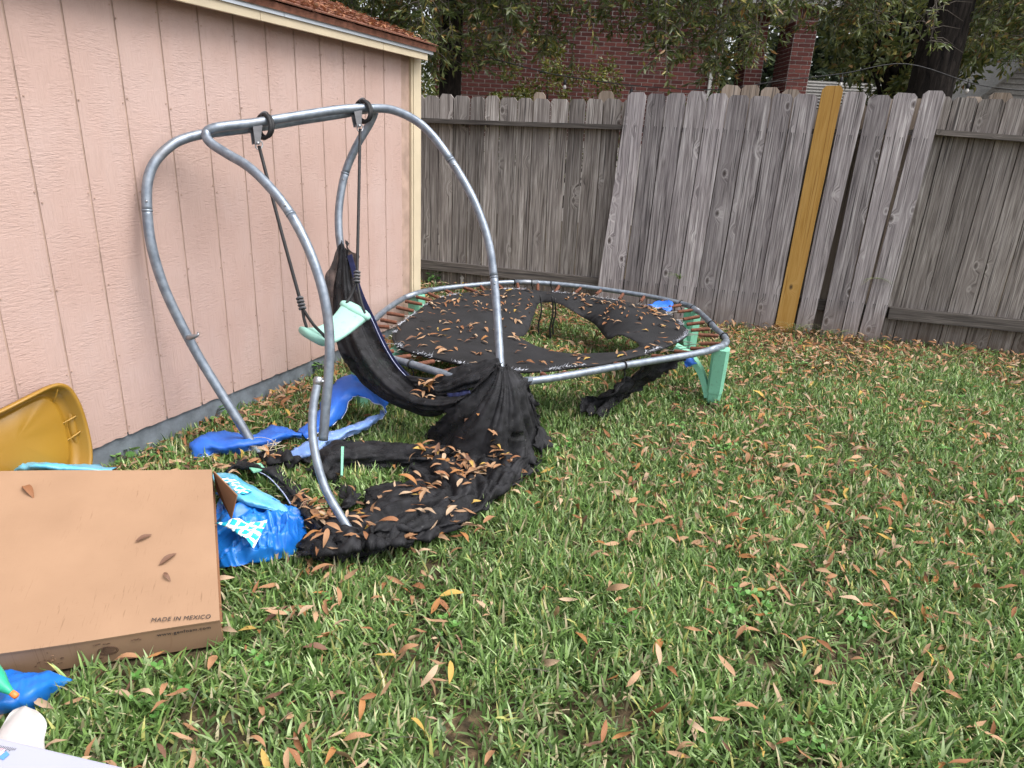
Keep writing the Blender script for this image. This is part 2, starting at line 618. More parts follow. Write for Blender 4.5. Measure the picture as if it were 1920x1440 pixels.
GREYWOOD = [(0.070, 0.060, 0.062), (0.235, 0.209, 0.212), (0.39, 0.357, 0.36), (0.62, 0.585, 0.58), (0.235, 0.210, 0.220)]
BACKWOOD = [(0.060, 0.050, 0.044), (0.215, 0.187, 0.170), (0.365, 0.330, 0.305), (0.60, 0.56, 0.525), (0.225, 0.198, 0.188)]
MAT = dict(
    siding=m_siding(),
    groove=m_simple('grimy_groove_paint', (0.40, 0.28, 0.225), 0.8, 0.25, 9),
    cream=m_simple('cream_trim_paint', (0.58, 0.49, 0.35), 0.6, 0.07, 6, bump=0.1),
    slab=m_simple('grey_painted_concrete', (0.155, 0.178, 0.205), 0.8, 0.28, 16, bump=0.25, bscale=90),
    tin=m_simple('white_metal_drip_edge', (0.50, 0.53, 0.57), 0.35, 0.1, 5, metal=0.5),
    shingle=m_simple('rusty_asphalt_shingle', (0.20, 0.085, 0.055), 0.95, 0.45, 30, bump=0.6, bscale=160),
    picket=m_wood('weathered_grey_picket', GREYWOOD, streak=((1.55, 0.13), (0.30, 0.12)), warm=(0.20, 0.15, 0.12)),
    picket_back=m_wood('weathered_brown_picket', BACKWOOD, warm=(0.12, 0.085, 0.06)),
    picket_tan=m_wood('tan_picket', [(0.20, 0.15, 0.11), (0.29, 0.23, 0.18), (0.36, 0.29, 0.235), (0.43, 0.36, 0.30), (0.30, 0.25, 0.21)]),
    picket_new=m_wood('new_golden_picket', [(0.46, 0.24, 0.055), (0.58, 0.325, 0.085), (0.64, 0.375, 0.11), (0.70, 0.43, 0.15), (0.57, 0.315, 0.085)], dark=(0.30, 0.14, 0.03), rough=0.7),
    rail=m_wood('dark_weathered_rail', [(0.05, 0.043, 0.04), (0.10, 0.088, 0.08), (0.15, 0.132, 0.12), (0.24, 0.215, 0.195), (0.08, 0.07, 0.065)]),
    galv=m_galv('galvanised_tube'),
    galv_dark=m_galv('dull_galvanised_tube', 0.8),
    steel=m_simple('bright_zinc_fitting', (0.34, 0.35, 0.37), 0.35, 0.2, 20, metal=0.8),
    mint=m_grimy('mint_green_plastic', (0.20, 0.49, 0.345), (0.10, 0.17, 0.11)),
    mint_seat=m_grimy('sun_faded_mint_plastic', (0.31, 0.56, 0.475), (0.17, 0.27, 0.19)),
    matfab=m_simple('black_woven_mat', (0.012, 0.012, 0.014), 0.8, 0.35, 7, bump=0.2, bscale=500),
    fray=m_simple('frayed_white_stitching', (0.58, 0.60, 0.66), 0.9, 0.3, 40),
    rust=m_simple('rusty_spring', (0.15, 0.058, 0.034), 0.85, 0.45, 60, metal=0.1, bump=0.4, bscale=300),
    wire=m_simple('spring_hook_wire', (0.30, 0.27, 0.25), 0.45, 0.3, 40, metal=0.6),
    blackp=m_simple('black_cord', (0.014, 0.014, 0.016), 0.6, 0.3, 40, bump=0.3, bscale=300),
    tape=m_simple('grey_shrink_wrap', (0.10, 0.10, 0.11), 0.55, 0.2, 40),
    net=m_net('black_safety_netting', 0.80, 1.0),
    sheer=m_net('sheer_black_netting', 0.42, 0.80),
    trim=m_simple('navy_zip_tape', (0.012, 0.018, 0.07), 0.6, 0.3, 30),
    zipline=m_simple('pale_zip_teeth', (0.36, 0.40, 0.58), 0.6, 0.3, 90),
    blue=m_vinyl('royal_blue_vinyl', [(0.016, 0.11, 0.52), (0.03, 0.16, 0.62)], 0.5),
    blue_pale=m_vinyl('sun_bleached_blue_vinyl', [(0.12, 0.24, 0.58), (0.22, 0.34, 0.64)], 0.55, wear=(0.55, 0.62, 0.80)),
    pool=m_vinyl('bright_blue_pool_vinyl', [(0.005, 0.11, 0.47), (0.015, 0.20, 0.62)], 0.4),
    pool_pale=m_vinyl('pale_turquoise_pool_vinyl', [(0.07, 0.38, 0.58), (0.20, 0.50, 0.66)], 0.3),
    lattice=m_lattice(),
    card=m_cardboard(),
    card_in=m_simple('cardboard_inside', (0.22, 0.105, 0.052), 0.85, 0.12, 10),
    ink=m_simple('dark_print_ink', (0.030, 0.026, 0.028), 0.8, 0.2, 60),
    ink_faint=m_simple('faint_brown_ink', (0.10, 0.055, 0.035), 0.8, 0.3, 60),
    gold=m_simple('mustard_gold_plastic', (0.30, 0.158, 0.016), 0.42, 0.06, 4, spec=0.5, bump=0.06, bscale=140),
    white=m_simple('white_glossy_board', (0.36, 0.37, 0.45), 0.5, 0.03, 5),
    pink_print=m_simple('pink_print', (0.80, 0.45, 0.52), 0.5, 0.1, 20),
    blue_print=m_simple('blue_print', (0.10, 0.28, 0.70), 0.5, 0.1, 20),
    green_toy=m_simple('emerald_green_plastic', (0.03, 0.38, 0.23), 0.35, 0.08, 9),
    orange_toy=m_simple('orange_plastic', (0.80, 0.22, 0.06), 0.4, 0.08, 9),
    brick=m_brick(),
    mortar=m_simple('pale_mortar', (0.62, 0.58, 0.56), 0.95, 0.12, 20),
    downpipe=m_simple('white_downpipe_paint', (0.62, 0.62, 0.60), 0.5, 0.08, 5),
    bark=m_bark(),
    twig=m_simple('grey_twig', (0.11, 0.095, 0.08), 0.9, 0.3, 30),
    grass=m_leafy('grass_blade', 0.28, 0.45, 0.4),
    leaf=m_leafy('tree_leaf', 0.38, 0.40, 0.5),
    litter=m_leafy('dry_leaf_litter', 0.12, 0.7, 0.25),
    ground=m_ground(),
    roof_grey=m_simple('grey_shingle', (0.20, 0.195, 0.19), 0.9, 0.25, 30, bump=0.4, bscale=120),
    wall_olive=m_simple('pale_olive_siding', (0.36, 0.37, 0.25), 0.8, 0.1, 6),
    window_dark=m_simple('dark_window_glass', (0.02, 0.022, 0.025), 0.1, 0.1, 3),
    white_plastic=m_simple('dirty_white_plastic', (0.52, 0.50, 0.47), 0.6, 0.15, 30),
)
def m_bag():
    t = NT('translucent_white_plastic_bag')
    c = t.coords()
    n = t.noise(c, 26, 4)
    t.b(Base_Color=t.ramp(n, [(0.3, (0.62, 0.61, 0.60)), (0.7, (0.78, 0.77, 0.77))]), Roughness=0.4, Alpha=0.82)
    tr = t.n('BsdfTranslucent', None, Color=(0.8, 0.78, 0.77, 1))
    mx = t.n('MixShader', None, Fac=0.35, i1=t.bsdf.outputs[0], i2=tr.outputs[0])
    t.t.links.new(mx.outputs[0], t.out.inputs['Surface'])
    t.bump(n, 0.3, 0.006)
    return t.m
MAT['bag'] = m_bag()

# the browns of fallen leaves, one material per shade
DRY = [(0.32, 0.168, 0.086), (0.38, 0.232, 0.135), (0.25, 0.110, 0.050), (0.42, 0.295, 0.195), (0.34, 0.155, 0.054), (0.16, 0.085, 0.055), (0.42, 0.275, 0.07)]
DRYM = []
for i_, c_ in enumerate(DRY):
    t_ = NT('dry_leaf_shade_%d' % i_)
    cc = t_.coords()
    nn_ = t_.noise(cc, 60, 4)
    t_.b(Base_Color=t_.ramp(nn_, [(0.3, tuple(x * 0.72 for x in c_)), (0.7, tuple(min(1, x * 1.15) for x in c_))]), Roughness=0.65, Specular_IOR_Level=0.3)
    t_.bump(nn_, 0.2, 0.002)
    DRYM.append(t_.m)

# ================================================================== the setting
def sm(x):
    x = max(0.0, min(1.0, x))
    return x * x * (3 - 2 * x)

def gz(x, y):
    """lie of the land: the yard rises a little towards the corner behind the shed"""
    return 0.10 * sm((y - 3.2) / 3.0) * sm((1.2 - x) / 2.0)

def gz_np(x, y):
    a = np.clip((y - 3.2) / 3.0, 0, 1); a = a * a * (3 - 2 * a)
    b = np.clip((1.2 - x) / 2.0, 0, 1); b = b * b * (3 - 2 * b)
    return 0.10 * a * b

# ground: fine sheet in the yard, coarse out to the horizon
gx = np.concatenate([[-400, -120, -40, -15, -8], np.linspace(-5, 7, 61), [9, 15, 40, 120, 400]])
gy = np.concatenate([[-200, -60, -15, -4], np.linspace(-1.5, 8.5, 51), [11, 16, 30, 80, 200, 600]])
gv, gf = [], []
for yy in gy:
    for xx in gx:
        bumpy = 0.012 * mnoise.noise(Vector((xx * 1.3, yy * 1.3, 0))) if (-5 < xx < 7 and -1.5 < yy < 8.5) else 0
        gv.append((xx, yy, gz(xx, yy) + bumpy - 0.008))
nx_ = len(gx)
for j in range(len(gy) - 1):
    for i in range(nx_ - 1):
        gf.append((j * nx_ + i, j * nx_ + i + 1, (j + 1) * nx_ + i + 1, (j + 1) * nx_ + i))
tag(mesh_obj('ground', gv, gf, MAT['ground'], smooth=True), kind='structure')

# ------------------------------------------------------------------ the pink shed
S0 = Vector((-1.654, 2.649, 0.0)); SD = Vector((0.378, 0.926, 0)).normalized(); SN = Vector((SD.y, -SD.x, 0)); UP = Vector((0, 0, 1))
shed_rz = math.atan2(SD.y, SD.x)
shed = empty('garden_shed', S0, shed_rz)          # local x runs along the wall, local -y points out into the yard
tag(shed, 'pink wooden garden shed with grooved siding, cream trim and rusty shingled roof', 'shed')
SX, SY, SZ = V(1, 0, 0), V(0, -1, 0), V(0, 0, 1)   # local frame, y = outwards
def shed_box(name, x0, x1, o0, o1, z0, z1, mat, bevel=0.0, parent=None):
    return frame_box(name, (0, 0, 0), SX, SY, SZ, x0, x1, o0, o1, z0, z1, mat, parent or shed, bevel)
SHED_L, SHED_R, SHED_DEEP = -1.9, 2.45, 2.5
shed_box('slab', SHED_L, SHED_R, -SHED_DEEP, -0.012, -0.12, 0.128, MAT['slab'], 0.004)
core = shed_box('wall_core', SHED_L + 0.01, SHED_R - 0.012, -SHED_DEEP + 0.02, -0.006, 0.129, 1.90, MAT['groove'])
groove0, pitch = 0.022, 0.2032
k = -9
edges = [groove0 + pitch * q for q in range(-9, 12)]
for q in range(len(edges) - 1):
    a, b = edges[q] + 0.0038, edges[q + 1] - 0.0038
    if b < SHED_L: continue
    if a > 2.30: continue
    b = min(b, 2.352)
    nc = 14
    z0 = 0.117
    cv, cf = [], []
    zb = []
    for i in range(nc + 1):
        xx = a + (b - a) * i / nc
        chip = 0.004 * mnoise.noise(Vector((xx * 40, 3.1, 0))) + 0.014 * max(0, mnoise.noise(Vector((xx * 9, 7.7, 0))) - 0.25)
        zb.append(z0 + chip)
    for i in range(nc + 1):
        xx = a + (b - a) * i / nc
        e = 0.0035 if i in (0, nc) else 0.0
        cv += [(xx, -(0.0 - e), zb[i]), (xx, -(0.0 - e), 1.895), (xx, 0.0055, zb[i])]
    for i in range(nc):
        p = i * 3
        cf += [(p, p + 3, p + 4, p + 1), (p + 2, p + 5, p + 3, p)]
    cf += [(0, 1, 2), (nc * 3, nc * 3 + 2, nc * 3 + 1)]
    po = mesh_obj('siding_panel', cv, cf, MAT['siding'], shed)
nv, nf = [], []
for q in range(len(edges) - 1):
    for xo in (0.012, 0.19):
        for zz in (0.16, 0.45, 0.78, 1.12, 1.46, 1.78):
            if edges[q] + xo < SHED_L or edges[q] + xo > 2.34: continue
            cx_, cz_ = edges[q] + xo + random.uniform(-0.004, 0.004), zz + random.uniform(-0.03, 0.03)
            n0 = len(nv)
            for k in range(6):
                nv.append((cx_ + 0.0032 * math.cos(k * 1.047), -0.0012, cz_ + 0.0032 * math.sin(k * 1.047)))
            for k in range(6):
                nv.append((cx_ + 0.0032 * math.cos(k * 1.047), 0.002, cz_ + 0.0032 * math.sin(k * 1.047)))
            nf += [tuple(n0 + k for k in range(6))] + [(n0 + k, n0 + (k + 1) % 6, n0 + 6 + (k + 1) % 6, n0 + 6 + k) for k in range(6)]
tag(mesh_obj('nail_heads', nv, nf, MAT['groove'], shed), kind='stuff')
shed_box('corner_trim', 2.372, 2.466, -0.05, 0.019, 0.112, 1.892, MAT['cream'], 0.003)
shed_box('corner_trim', 2.3525, 2.3715, -0.01, 0.012, 0.112, 1.892, MAT['cream'], 0.002)
shed_box('corner_trim', 2.467, 2.486, -0.11, 0.006, 0.112, 1.892, MAT['cream'], 0.003)
for a, b in ((-2.0, 0.9), (0.9025, 1.90), (1.9025, 2.415)):
    shed_box('fascia_board', a, b, 0.078, 0.097, 1.852, 1.905, MAT['cream'], 0.002)
shed_box('soffit', -2.0, 2.41, -0.02, 0.0775, 1.896, 1.908, MAT['siding'])
# folded metal drip edge: flange with a rolled lip
for a, b in ((-2.0, 1.05), (1.053, 2.472)):
    prof = [(0.100, 1.893), (0.106, 1.891), (0.1045, 1.905), (0.110, 1.925), (0.119, 1.934), (0.116, 1.9375), (0.06, 1.920), (0.098, 1.905)]
    vv = [(x_, -o_, z_) for x_ in (a, b) for (o_, z_) in prof]
    m_ = len(prof)
    ff = [(i, (i + 1) % m_, m_ + (i + 1) % m_, m_ + i) for i in range(m_)] + [tuple(range(m_)), tuple(range(2 * m_ - 1, m_ - 1, -1))]
    mesh_obj('drip_edge', vv, ff, MAT['tin'], shed)
SLOPE = math.atan(1 / 3)
rdir = V(0, math.cos(SLOPE), math.sin(SLOPE)); rup = V(0, -math.sin(SLOPE), math.cos(SLOPE))
eave = V(0, -0.124, 1.938)
half = 1.42
roof = frame_box('roof', eave, SX, rdir, rup, -2.05, 2.485, 0.0, half, -0.03, 0.0, MAT['shingle'], shed)
roof2 = frame_box('roof', eave + rdir * half, SX, V(0, math.cos(SLOPE), -math.sin(SLOPE)), V(0, math.sin(SLOPE), math.cos(SLOPE)), -2.05, 2.485, 0.004, half, -0.03, 0.0, MAT['shingle'], shed)
# gable ends
for xx, s_ in ((SHED_R - 0.02, 1), (SHED_L + 0.02, -1)):
    gvv = [(xx, 0.02, 1.9), (xx, SHED_DEEP - 0.03, 1.9), (xx, SHED_DEEP / 2 - 0.02, 2.30), (xx - s_ * 0.02, 0.02, 1.9), (xx - s_ * 0.02, SHED_DEEP - 0.03, 1.9), (xx - s_ * 0.02, SHED_DEEP / 2 - 0.02, 2.30)]
    mesh_obj('gable', gvv, [(0, 1, 2), (5, 4, 3), (0, 3, 4, 1), (1, 4, 5, 2), (2, 5, 3, 0)], MAT['siding'], shed)
sh_me = None
for row in range(10):
    x_ = 2.487 - (0.15 if row % 2 else 0.0)
    first = True
    xs_ = 2.487
    while xs_ > 0.1:
        w_ = 0.15 if (first and row % 2) else 0.30
        first = False
        lift = 0.0045 + 0.0006 * (row % 3) + 0.002 * random.random()
        org = eave + rdir * (row * 0.132 - 0.012 + random.uniform(-0.004, 0.004))
        a_, b_ = xs_ - w_ + 0.004, xs_ - 0.002
        pts = [(a_, 0, lift + 0.003), (b_, 0, lift + 0.003), (b_, 0.16, 0.001), (a_, 0.16, 0.001), (a_, 0, lift + 0.010), (b_, 0, lift + 0.010), (b_, 0.16, 0.006), (a_, 0.16, 0.006)]
        vv = [org + SX * p[0] + rdir * p[1] + rup * p[2] for p in pts]
        mesh_obj('shingle', vv, box_vf(0, 1, 0, 1, 0, 1)[1], MAT['shingle'], roof)
        xs_ -= w_

# ------------------------------------------------------------------ wooden fence
F1 = Vector((1.869, 5.619, 0.0)); FD = Vector((0.974, -0.226, 0)).normalized()
fence = empty('wooden_fence', F1, math.atan2(FD.y, FD.x))
tag(fence, 'weathered grey dog-eared picket fence with one new golden board', 'fence')
def picket(a, b, ytop, y0, y1, mat, name='picket', label=None, zb=None, ear=0.028, clip=True):
    """a, b: ((s, z) of the left edge twice), ((s, z) of the right edge twice): the edges are carried on to top and foot"""
    def at(e, z):
        (s0, z0), (s1, z1) = e
        return s0 + (s1 - s0) * (z - z0) / (z1 - z0)
    zt = ytop
    sc = (at(a, 0.9) + at(b, 0.9)) / 2
    if zb is None:
        pw = F1 + FD * sc
        zb = gz(pw.x, pw.y) - 0.03
    gap = 0.0036
    n = 7
    j = [random.uniform(-0.0014, 0.0014) for _ in range(2 * n)]
    out = []
    for i in range(n):
        z = zb + (zt - ear - zb) * i / (n - 1)
        out.append((at(b, z) - gap + j[i], z))
    e = ear * random.uniform(0.8, 1.15)
    w_top = at(b, zt) - at(a, zt)
    out.append((at(b, zt) - gap - e * 0.9, zt + random.uniform(-0.004, 0.004)))
    out.append((at(a, zt) + gap + e * 0.9, zt + random.uniform(-0.004, 0.004)))
    for i in reversed(range(n)):
        z = zb + (zt - ear - zb) * i / (n - 1)
        out.append((at(a, z) + gap + j[n + i], z))
    bm = bmesh.new()
    warp = random.uniform(-0.004, 0.004)
    f_ = [bm.verts.new((x - sc, y0 + warp * (z - 0.9), z)) for x, z in out]
    k_ = [bm.verts.new((x - sc, y1 + warp * (z - 0.9), z)) for x, z in out]
    bm.faces.new(f_)
    bm.faces.new(list(reversed(k_)))
    m = len(out)
    for i in range(m):
        bm.faces.new((f_[i], k_[i], k_[(i + 1) % m], f_[(i + 1) % m]))
    o = bm_obj(name, bm, mat, fence)
    o.location = (sc, 0, 0)
    if label:
        o['label'] = label
    return o
MID = [
 (((-1.108, 1.624), (-1.174, 0.602)), ((-0.948, 1.63), (-0.968, 0.619))),
 (((-0.948, 1.63), (-0.968, 0.619)), ((-0.798, 1.636), (-0.817, 0.631))),
 (((-0.798, 1.636), (-0.817, 0.631)), ((-0.642, 1.642), (-0.665, 0.644))),
 (((-0.642, 1.642), (-0.665, 0.644)), ((-0.485, 1.648), (-0.509, 0.656))),
 (((-0.485, 1.648), (-0.509, 0.656)), ((-0.329, 1.655), (-0.352, 0.669))),
 (((-0.329, 1.655), (-0.352, 0.669)), ((-0.171, 1.661), (-0.184, 0.683))),
 (((-0.171, 1.661), (-0.184, 0.683)), ((-0.008, 1.667), (-0.019, 0.696))),
 (((-0.008, 1.667), (-0.019, 0.696)), ((0.145, 1.673), (0.14, 0.709))),
 (((0.145, 1.673), (0.14, 0.709)), ((0.319, 1.68), (0.309, 0.723))),
 (((0.329, 1.68), (0.315, 0.723)), ((0.479, 1.686), (0.463, 0.735))),
 (((0.486, 1.686), (0.473, 0.736)), ((0.648, 1.692), (0.62, 0.748))),
 (((0.662, 1.693), (0.662, 0.751)), ((0.821, 1.699), (0.822, 0.764))),
 (((0.828, 1.699), (0.825, 0.764)), ((0.988, 1.706), (0.964, 0.776))),
 (((1.013, 1.707), (0.98, 0.777)), ((1.167, 1.713), (1.139, 0.79)))]
MTOP = [1.80, 1.79, 1.795, 1.815, 1.80, 1.805, 1.80, 1.815, 1.82, 1.885, 1.855, 1.835, 1.85, 1.868]
for i, (a, b) in enumerate(MID):
    if i == 9:
        picket(a, b, MTOP[i], -0.006, 0.012, MAT['picket_new'], 'picket', 'new unweathered golden yellow picket')
    else:
        picket(a, b, MTOP[i] + random.uniform(-0.006, 0.006), random.uniform(-0.003, 0.003), 0.016, MAT['picket'])
def chain(ts, bs):
    return [((ts[i], bs[i]), (ts[i + 1], bs[i + 1])) for i in range(len(ts) - 1)]
LT = [(-2.851, 1.612), (-2.712, 1.617), (-2.583, 1.622), (-2.436, 1.627), (-2.303, 1.632), (-2.174, 1.637), (-2.018, 1.643), (-1.882, 1.648), (-1.737, 1.653), (-1.58, 1.659), (-1.439, 1.664), (-1.292, 1.67), (-1.144, 1.675), (-1.003, 1.68)]
LB = [(-2.852, 0.404), (-2.718, 0.415), (-2.578, 0.427), (-2.436, 0.439), (-2.291, 0.451), (-2.151, 0.462), (-2.012, 0.474), (-1.865, 0.486), (-1.703, 0.499), (-1.569, 0.51), (-1.428, 0.522), (-1.281, 0.534), (-1.144, 0.546), (-1.011, 0.557)]
for (a, b) in chain(LT, LB):
    pk = picket(a, b, 1.735 + 0.02 * (a[0][0] + 2.0) / 2 + random.uniform(-0.008, 0.008), 0.106, 0.122, MAT['picket_back'])
w0 = LT[1][0] - LT[0][0]
for q in range(1, 12):      # on behind the shed
    s_ = LT[0][0] - w0 * q
    picket(((s_, 1.6), (s_, 0.5)), ((s_ + w0, 1.6), (s_ + w0, 0.5)), 1.725 + random.uniform(-0.008, 0.008), 0.106, 0.122, MAT['picket_back'])
RT = [(1.095, 1.714), (1.254, 1.72), (1.425, 1.727), (1.599, 1.734), (1.763, 1.74), (1.929, 1.747), (2.097, 1.753), (2.262, 1.76), (2.427, 1.766), (2.596, 1.773), (2.762, 1.779), (2.932, 1.786)]
RB = [(1.082, 0.772), (1.248, 0.785), (1.422, 0.799), (1.591, 0.813), (1.767, 0.827), (1.933, 0.841), (2.101, 0.854), (2.272, 0.868), (2.441, 0.882), (2.614, 0.896), (2.784, 0.91), (2.958, 0.924)]
for (a, b) in chain(RT, RB):
    picket(a, b, 1.84 + random.uniform(-0.01, 0.008), 0.106, 0.122, MAT['picket_back'])
# pickets on the neighbour's side that show above and between the front boards
for x0_, x1_, zt_ in (((-0.384, 1.816)[0], (-0.236, 1.82)[0], 1.90), ((-0.236, 1.82)[0], (-0.097, 1.825)[0], 1.905), ((-0.09, 1.825)[0], (0.051, 1.83)[0], 1.895), ((0.066, 1.83)[0], (0.205, 1.835)[0], 1.885), ((-1.891, 1.767)[0], (-1.782, 1.771)[0], 1.80), ((-1.347, 1.785)[0], (-1.217, 1.789)[0], 1.825), ((1.328, 1.871)[0], (1.459, 1.875)[0], 1.875), ((1.487, 1.876)[0], (1.646, 1.881)[0], 1.905), ((0.724, 1.84)[0], (0.906, 1.846)[0], 1.84), ((0.96, 1.848)[0], (1.103, 1.853)[0], 1.85), ((0.54, 1.834)[0], (0.695, 1.839)[0], 1.80)):
    picket(((x0_, 1.6), (x0_, 0.5)), ((x1_, 1.6), (x1_, 0.5)), zt_ - 0.022, 0.124, 0.14, MAT['picket_tan'])
for q in range(16):          # added run of boards at the back, shading the gaps between front boards dark
    s_ = -0.93 + q * 0.172
    picket(((s_, 1.6), (s_, 0.5)), ((s_ + 0.165, 1.6), (s_ + 0.165, 0.5)), 1.74 + random.uniform(-0.03, 0.02), 0.143, 0.158, MAT['picket_back'])
def rail(a, b, y0, y1, hgt, sag=0.0):
    (s0, z0), (s1, z1) = a, b
    n = 8
    vv, ff = [], []
    L = s1 - s0
    for i in range(n + 1):
        t = i / n
        zz = z0 + (z1 - z0) * t - sag * math.sin(math.pi * t)
        for (yy, dz) in ((y0, 0), (y1, 0), (y1, hgt), (y0, hgt)):
            # the rail's length runs along local z so that its grain does too
            vv.append((zz + dz - z0, yy, t * L))
    for i in range(n):
        for k_ in range(4):
            ff.append((i * 4 + k_, i * 4 + (k_ + 1) % 4, (i + 1) * 4 + (k_ + 1) % 4, (i + 1) * 4 + k_))
    ff += [(3, 2, 1, 0), (n * 4, n * 4 + 1, n * 4 + 2, n * 4 + 3)]
    o = mesh_obj('rail', vv, ff, MAT['rail'], fence)
    o.matrix_basis = Matrix(((0, 0, 1, s0), (0, 1, 0, 0), (1, 0, 0, z0), (0, 0, 0, 1)))
    return o
rail((-4.4, 1.505), (-1.113, 1.516), 0.012, 0.1045, 0.036, 0.012)
rail((-4.4, 0.24), ((-1.177, 0.229)[0], 0.20), 0.06, 0.104, 0.085)
rail(((-1.11, 1.527)[0], 1.50), (1.164, 1.575), 0.0185, 0.1045, 0.036)
rail(((-1.152, 0.218)[0], 0.21), ((1.145, 0.163)[0], 0.19), 0.06, 0.104, 0.085)
rail((1.169, 1.579), ((1.739, 1.574)[0] + 1.6, 1.50), 0.012, 0.1045, 0.038)
rail(((1.149, 0.163)[0], 0.185), ((1.149, 0.163)[0] + 3.1, 0.165), 0.03, 0.104, 0.088)

# ------------------------------------------------------------------ the brick house beyond the fence
HY = 13.0
house = empty('brick_house', (0.8, HY, 0))
tag(house, 'red brick house with pillared porch behind the fence', 'house')
def hbox(name, x0, x1, y0, y1, z0, z1, mat, parent=None):
    v, f = box_vf(x0 - 0.8, x1 - 0.8, y0 - HY, y1 - HY, z0, z1)
    return mesh_obj(name, v, f, mat, parent or house)
HX0, HX1 = -1.66, 3.33
wall = hbox('wall', HX0, HX1, HY, HY + 6, -0.1, 4.5, MAT['mortar'])
pillars = []
for x0, x1, y0, y1 in ((3.86, 4.16, HY + 0.35, HY + 0.9), (4.50, 4.87, HY, HY + 0.75)):
    pillars.append((hbox('pillar', x0, x1, y0, y1, -0.1, 3.72, MAT['mortar']), x0, x1, y0, y1))
hbox('porch_beam', 3.34, 5.2, HY - 0.1, HY + 0.9, 3.725, 4.1, MAT['downpipe'])
hbox('porch_floor', 3.34, 5.4, HY - 0.2, HY + 3, -0.1, 0.15, MAT['slab'])
rfv = [(-2.6, -0.6, 4.5), (4.8, -0.6, 4.5), (4.8, 6.6, 4.5), (-2.6, 6.6, 4.5), (-0.2, 3.0, 6.6), (2.4, 3.0, 6.6)]
mesh_obj('roof', rfv, [(0, 1, 5, 4), (1, 2, 5), (2, 3, 4, 5), (3, 0, 4), (3, 2, 1, 0)], MAT['roof_grey'], house)
hbox('downpipe', 3.14, 3.20, HY - 0.07, HY - 0.016, 0.0, 4.45, MAT['downpipe'])
bv, bf = box_vf(-0.0945, 0.0945, -0.010, 0.004, -0.0265, 0.0265)
brick_me = bpy.data.meshes.new('brick'); brick_me.from_pydata(bv, [], bf); brick_me.materials.append(MAT['brick'])
bricks = []      # (centre in house space, rotation, length scale, shown)
def brick_face(ox, oy, dirx, diry, width, z0, z1, vis):
    rows = int((z1 - z0) / 0.0677)
    rz = math.atan2(diry, dirx)
    for r in range(rows):
        z = z0 + (r + 0.5) * 0.0677
        s = -0.1015 if r % 2 else 0.0
        while s < width - 0.02:
            a, b = max(s, 0.0), min(s + 0.203, width)
            if b - a > 0.03:
                c = (a + b) / 2
                bricks.append(((ox + dirx * c - 0.8, oy + diry * c - HY, z), rz, (b - a - 0.014) / 0.189, vis(ox + dirx * c, z)))
            s += 0.203
brick_face(HX0, HY, 1, 0, HX1 - HX0, 1.42, 4.45, lambda x, z: 0.9 < x < 3.35 and 2.05 < z < 3.15)
brick_face(HX1, HY + 0.01, 0, 1, 1.2, 1.42, 4.45, lambda x, z: False)
for (po, x0, x1, y0, y1) in pillars:
    brick_face(x0, y0, 1, 0, x1 - x0, 1.42, 3.52, lambda x, z: z > 2.1)
    brick_face(x0, y1, 0, -1, y1 - y0, 1.42, 3.52, lambda x, z: False)
seen = [b_ for b_ in bricks if b_[3]]
seen = seen[:300]
keep = set(id(b_) for b_ in seen)
for (p, rz, sl, _) in seen:
    pp = wall
    o = inst('brick', brick_me, p, (0, 0, rz), (sl, 1, 1), pp)
rv, rf_ = [], []
for b_ in bricks:
    if id(b_) in keep: continue
    p, rz, sl, _ = b_
    ca, sa = math.cos(rz), math.sin(rz)
    n0 = len(rv)
    for q in bv:
        x_, y_ = q[0] * sl, q[1]
        rv.append((p[0] + ca * x_ - sa * y_, p[1] + sa * x_ + ca * y_, p[2] + q[2]))
    rf_ += [tuple(n0 + i for i in q) for q in bf]
tag(mesh_obj('brickwork', rv, rf_, MAT['brick'], wall), kind='stuff')
# soldier courses at the heads of the pillars
sv, sf = [], []
for (po, x0, x1, y0, y1) in pillars:
    n_ = int((x1 - x0) / 0.0677)
    for i in range(n_):
        xc = x0 + (i + 0.5) * (x1 - x0) / n_
        v_, f_ = box_vf(xc - 0.8 - 0.029, xc - 0.8 + 0.029, y0 - HY - 0.014, y0 - HY + 0.004, 3.53, 3.715)
        n0 = len(sv); sv += v_; sf += [tuple(n0 + i for i in q) for q in f_]
tag(mesh_obj('soldier_course', sv, sf, MAT['brick'], wall), kind='stuff')

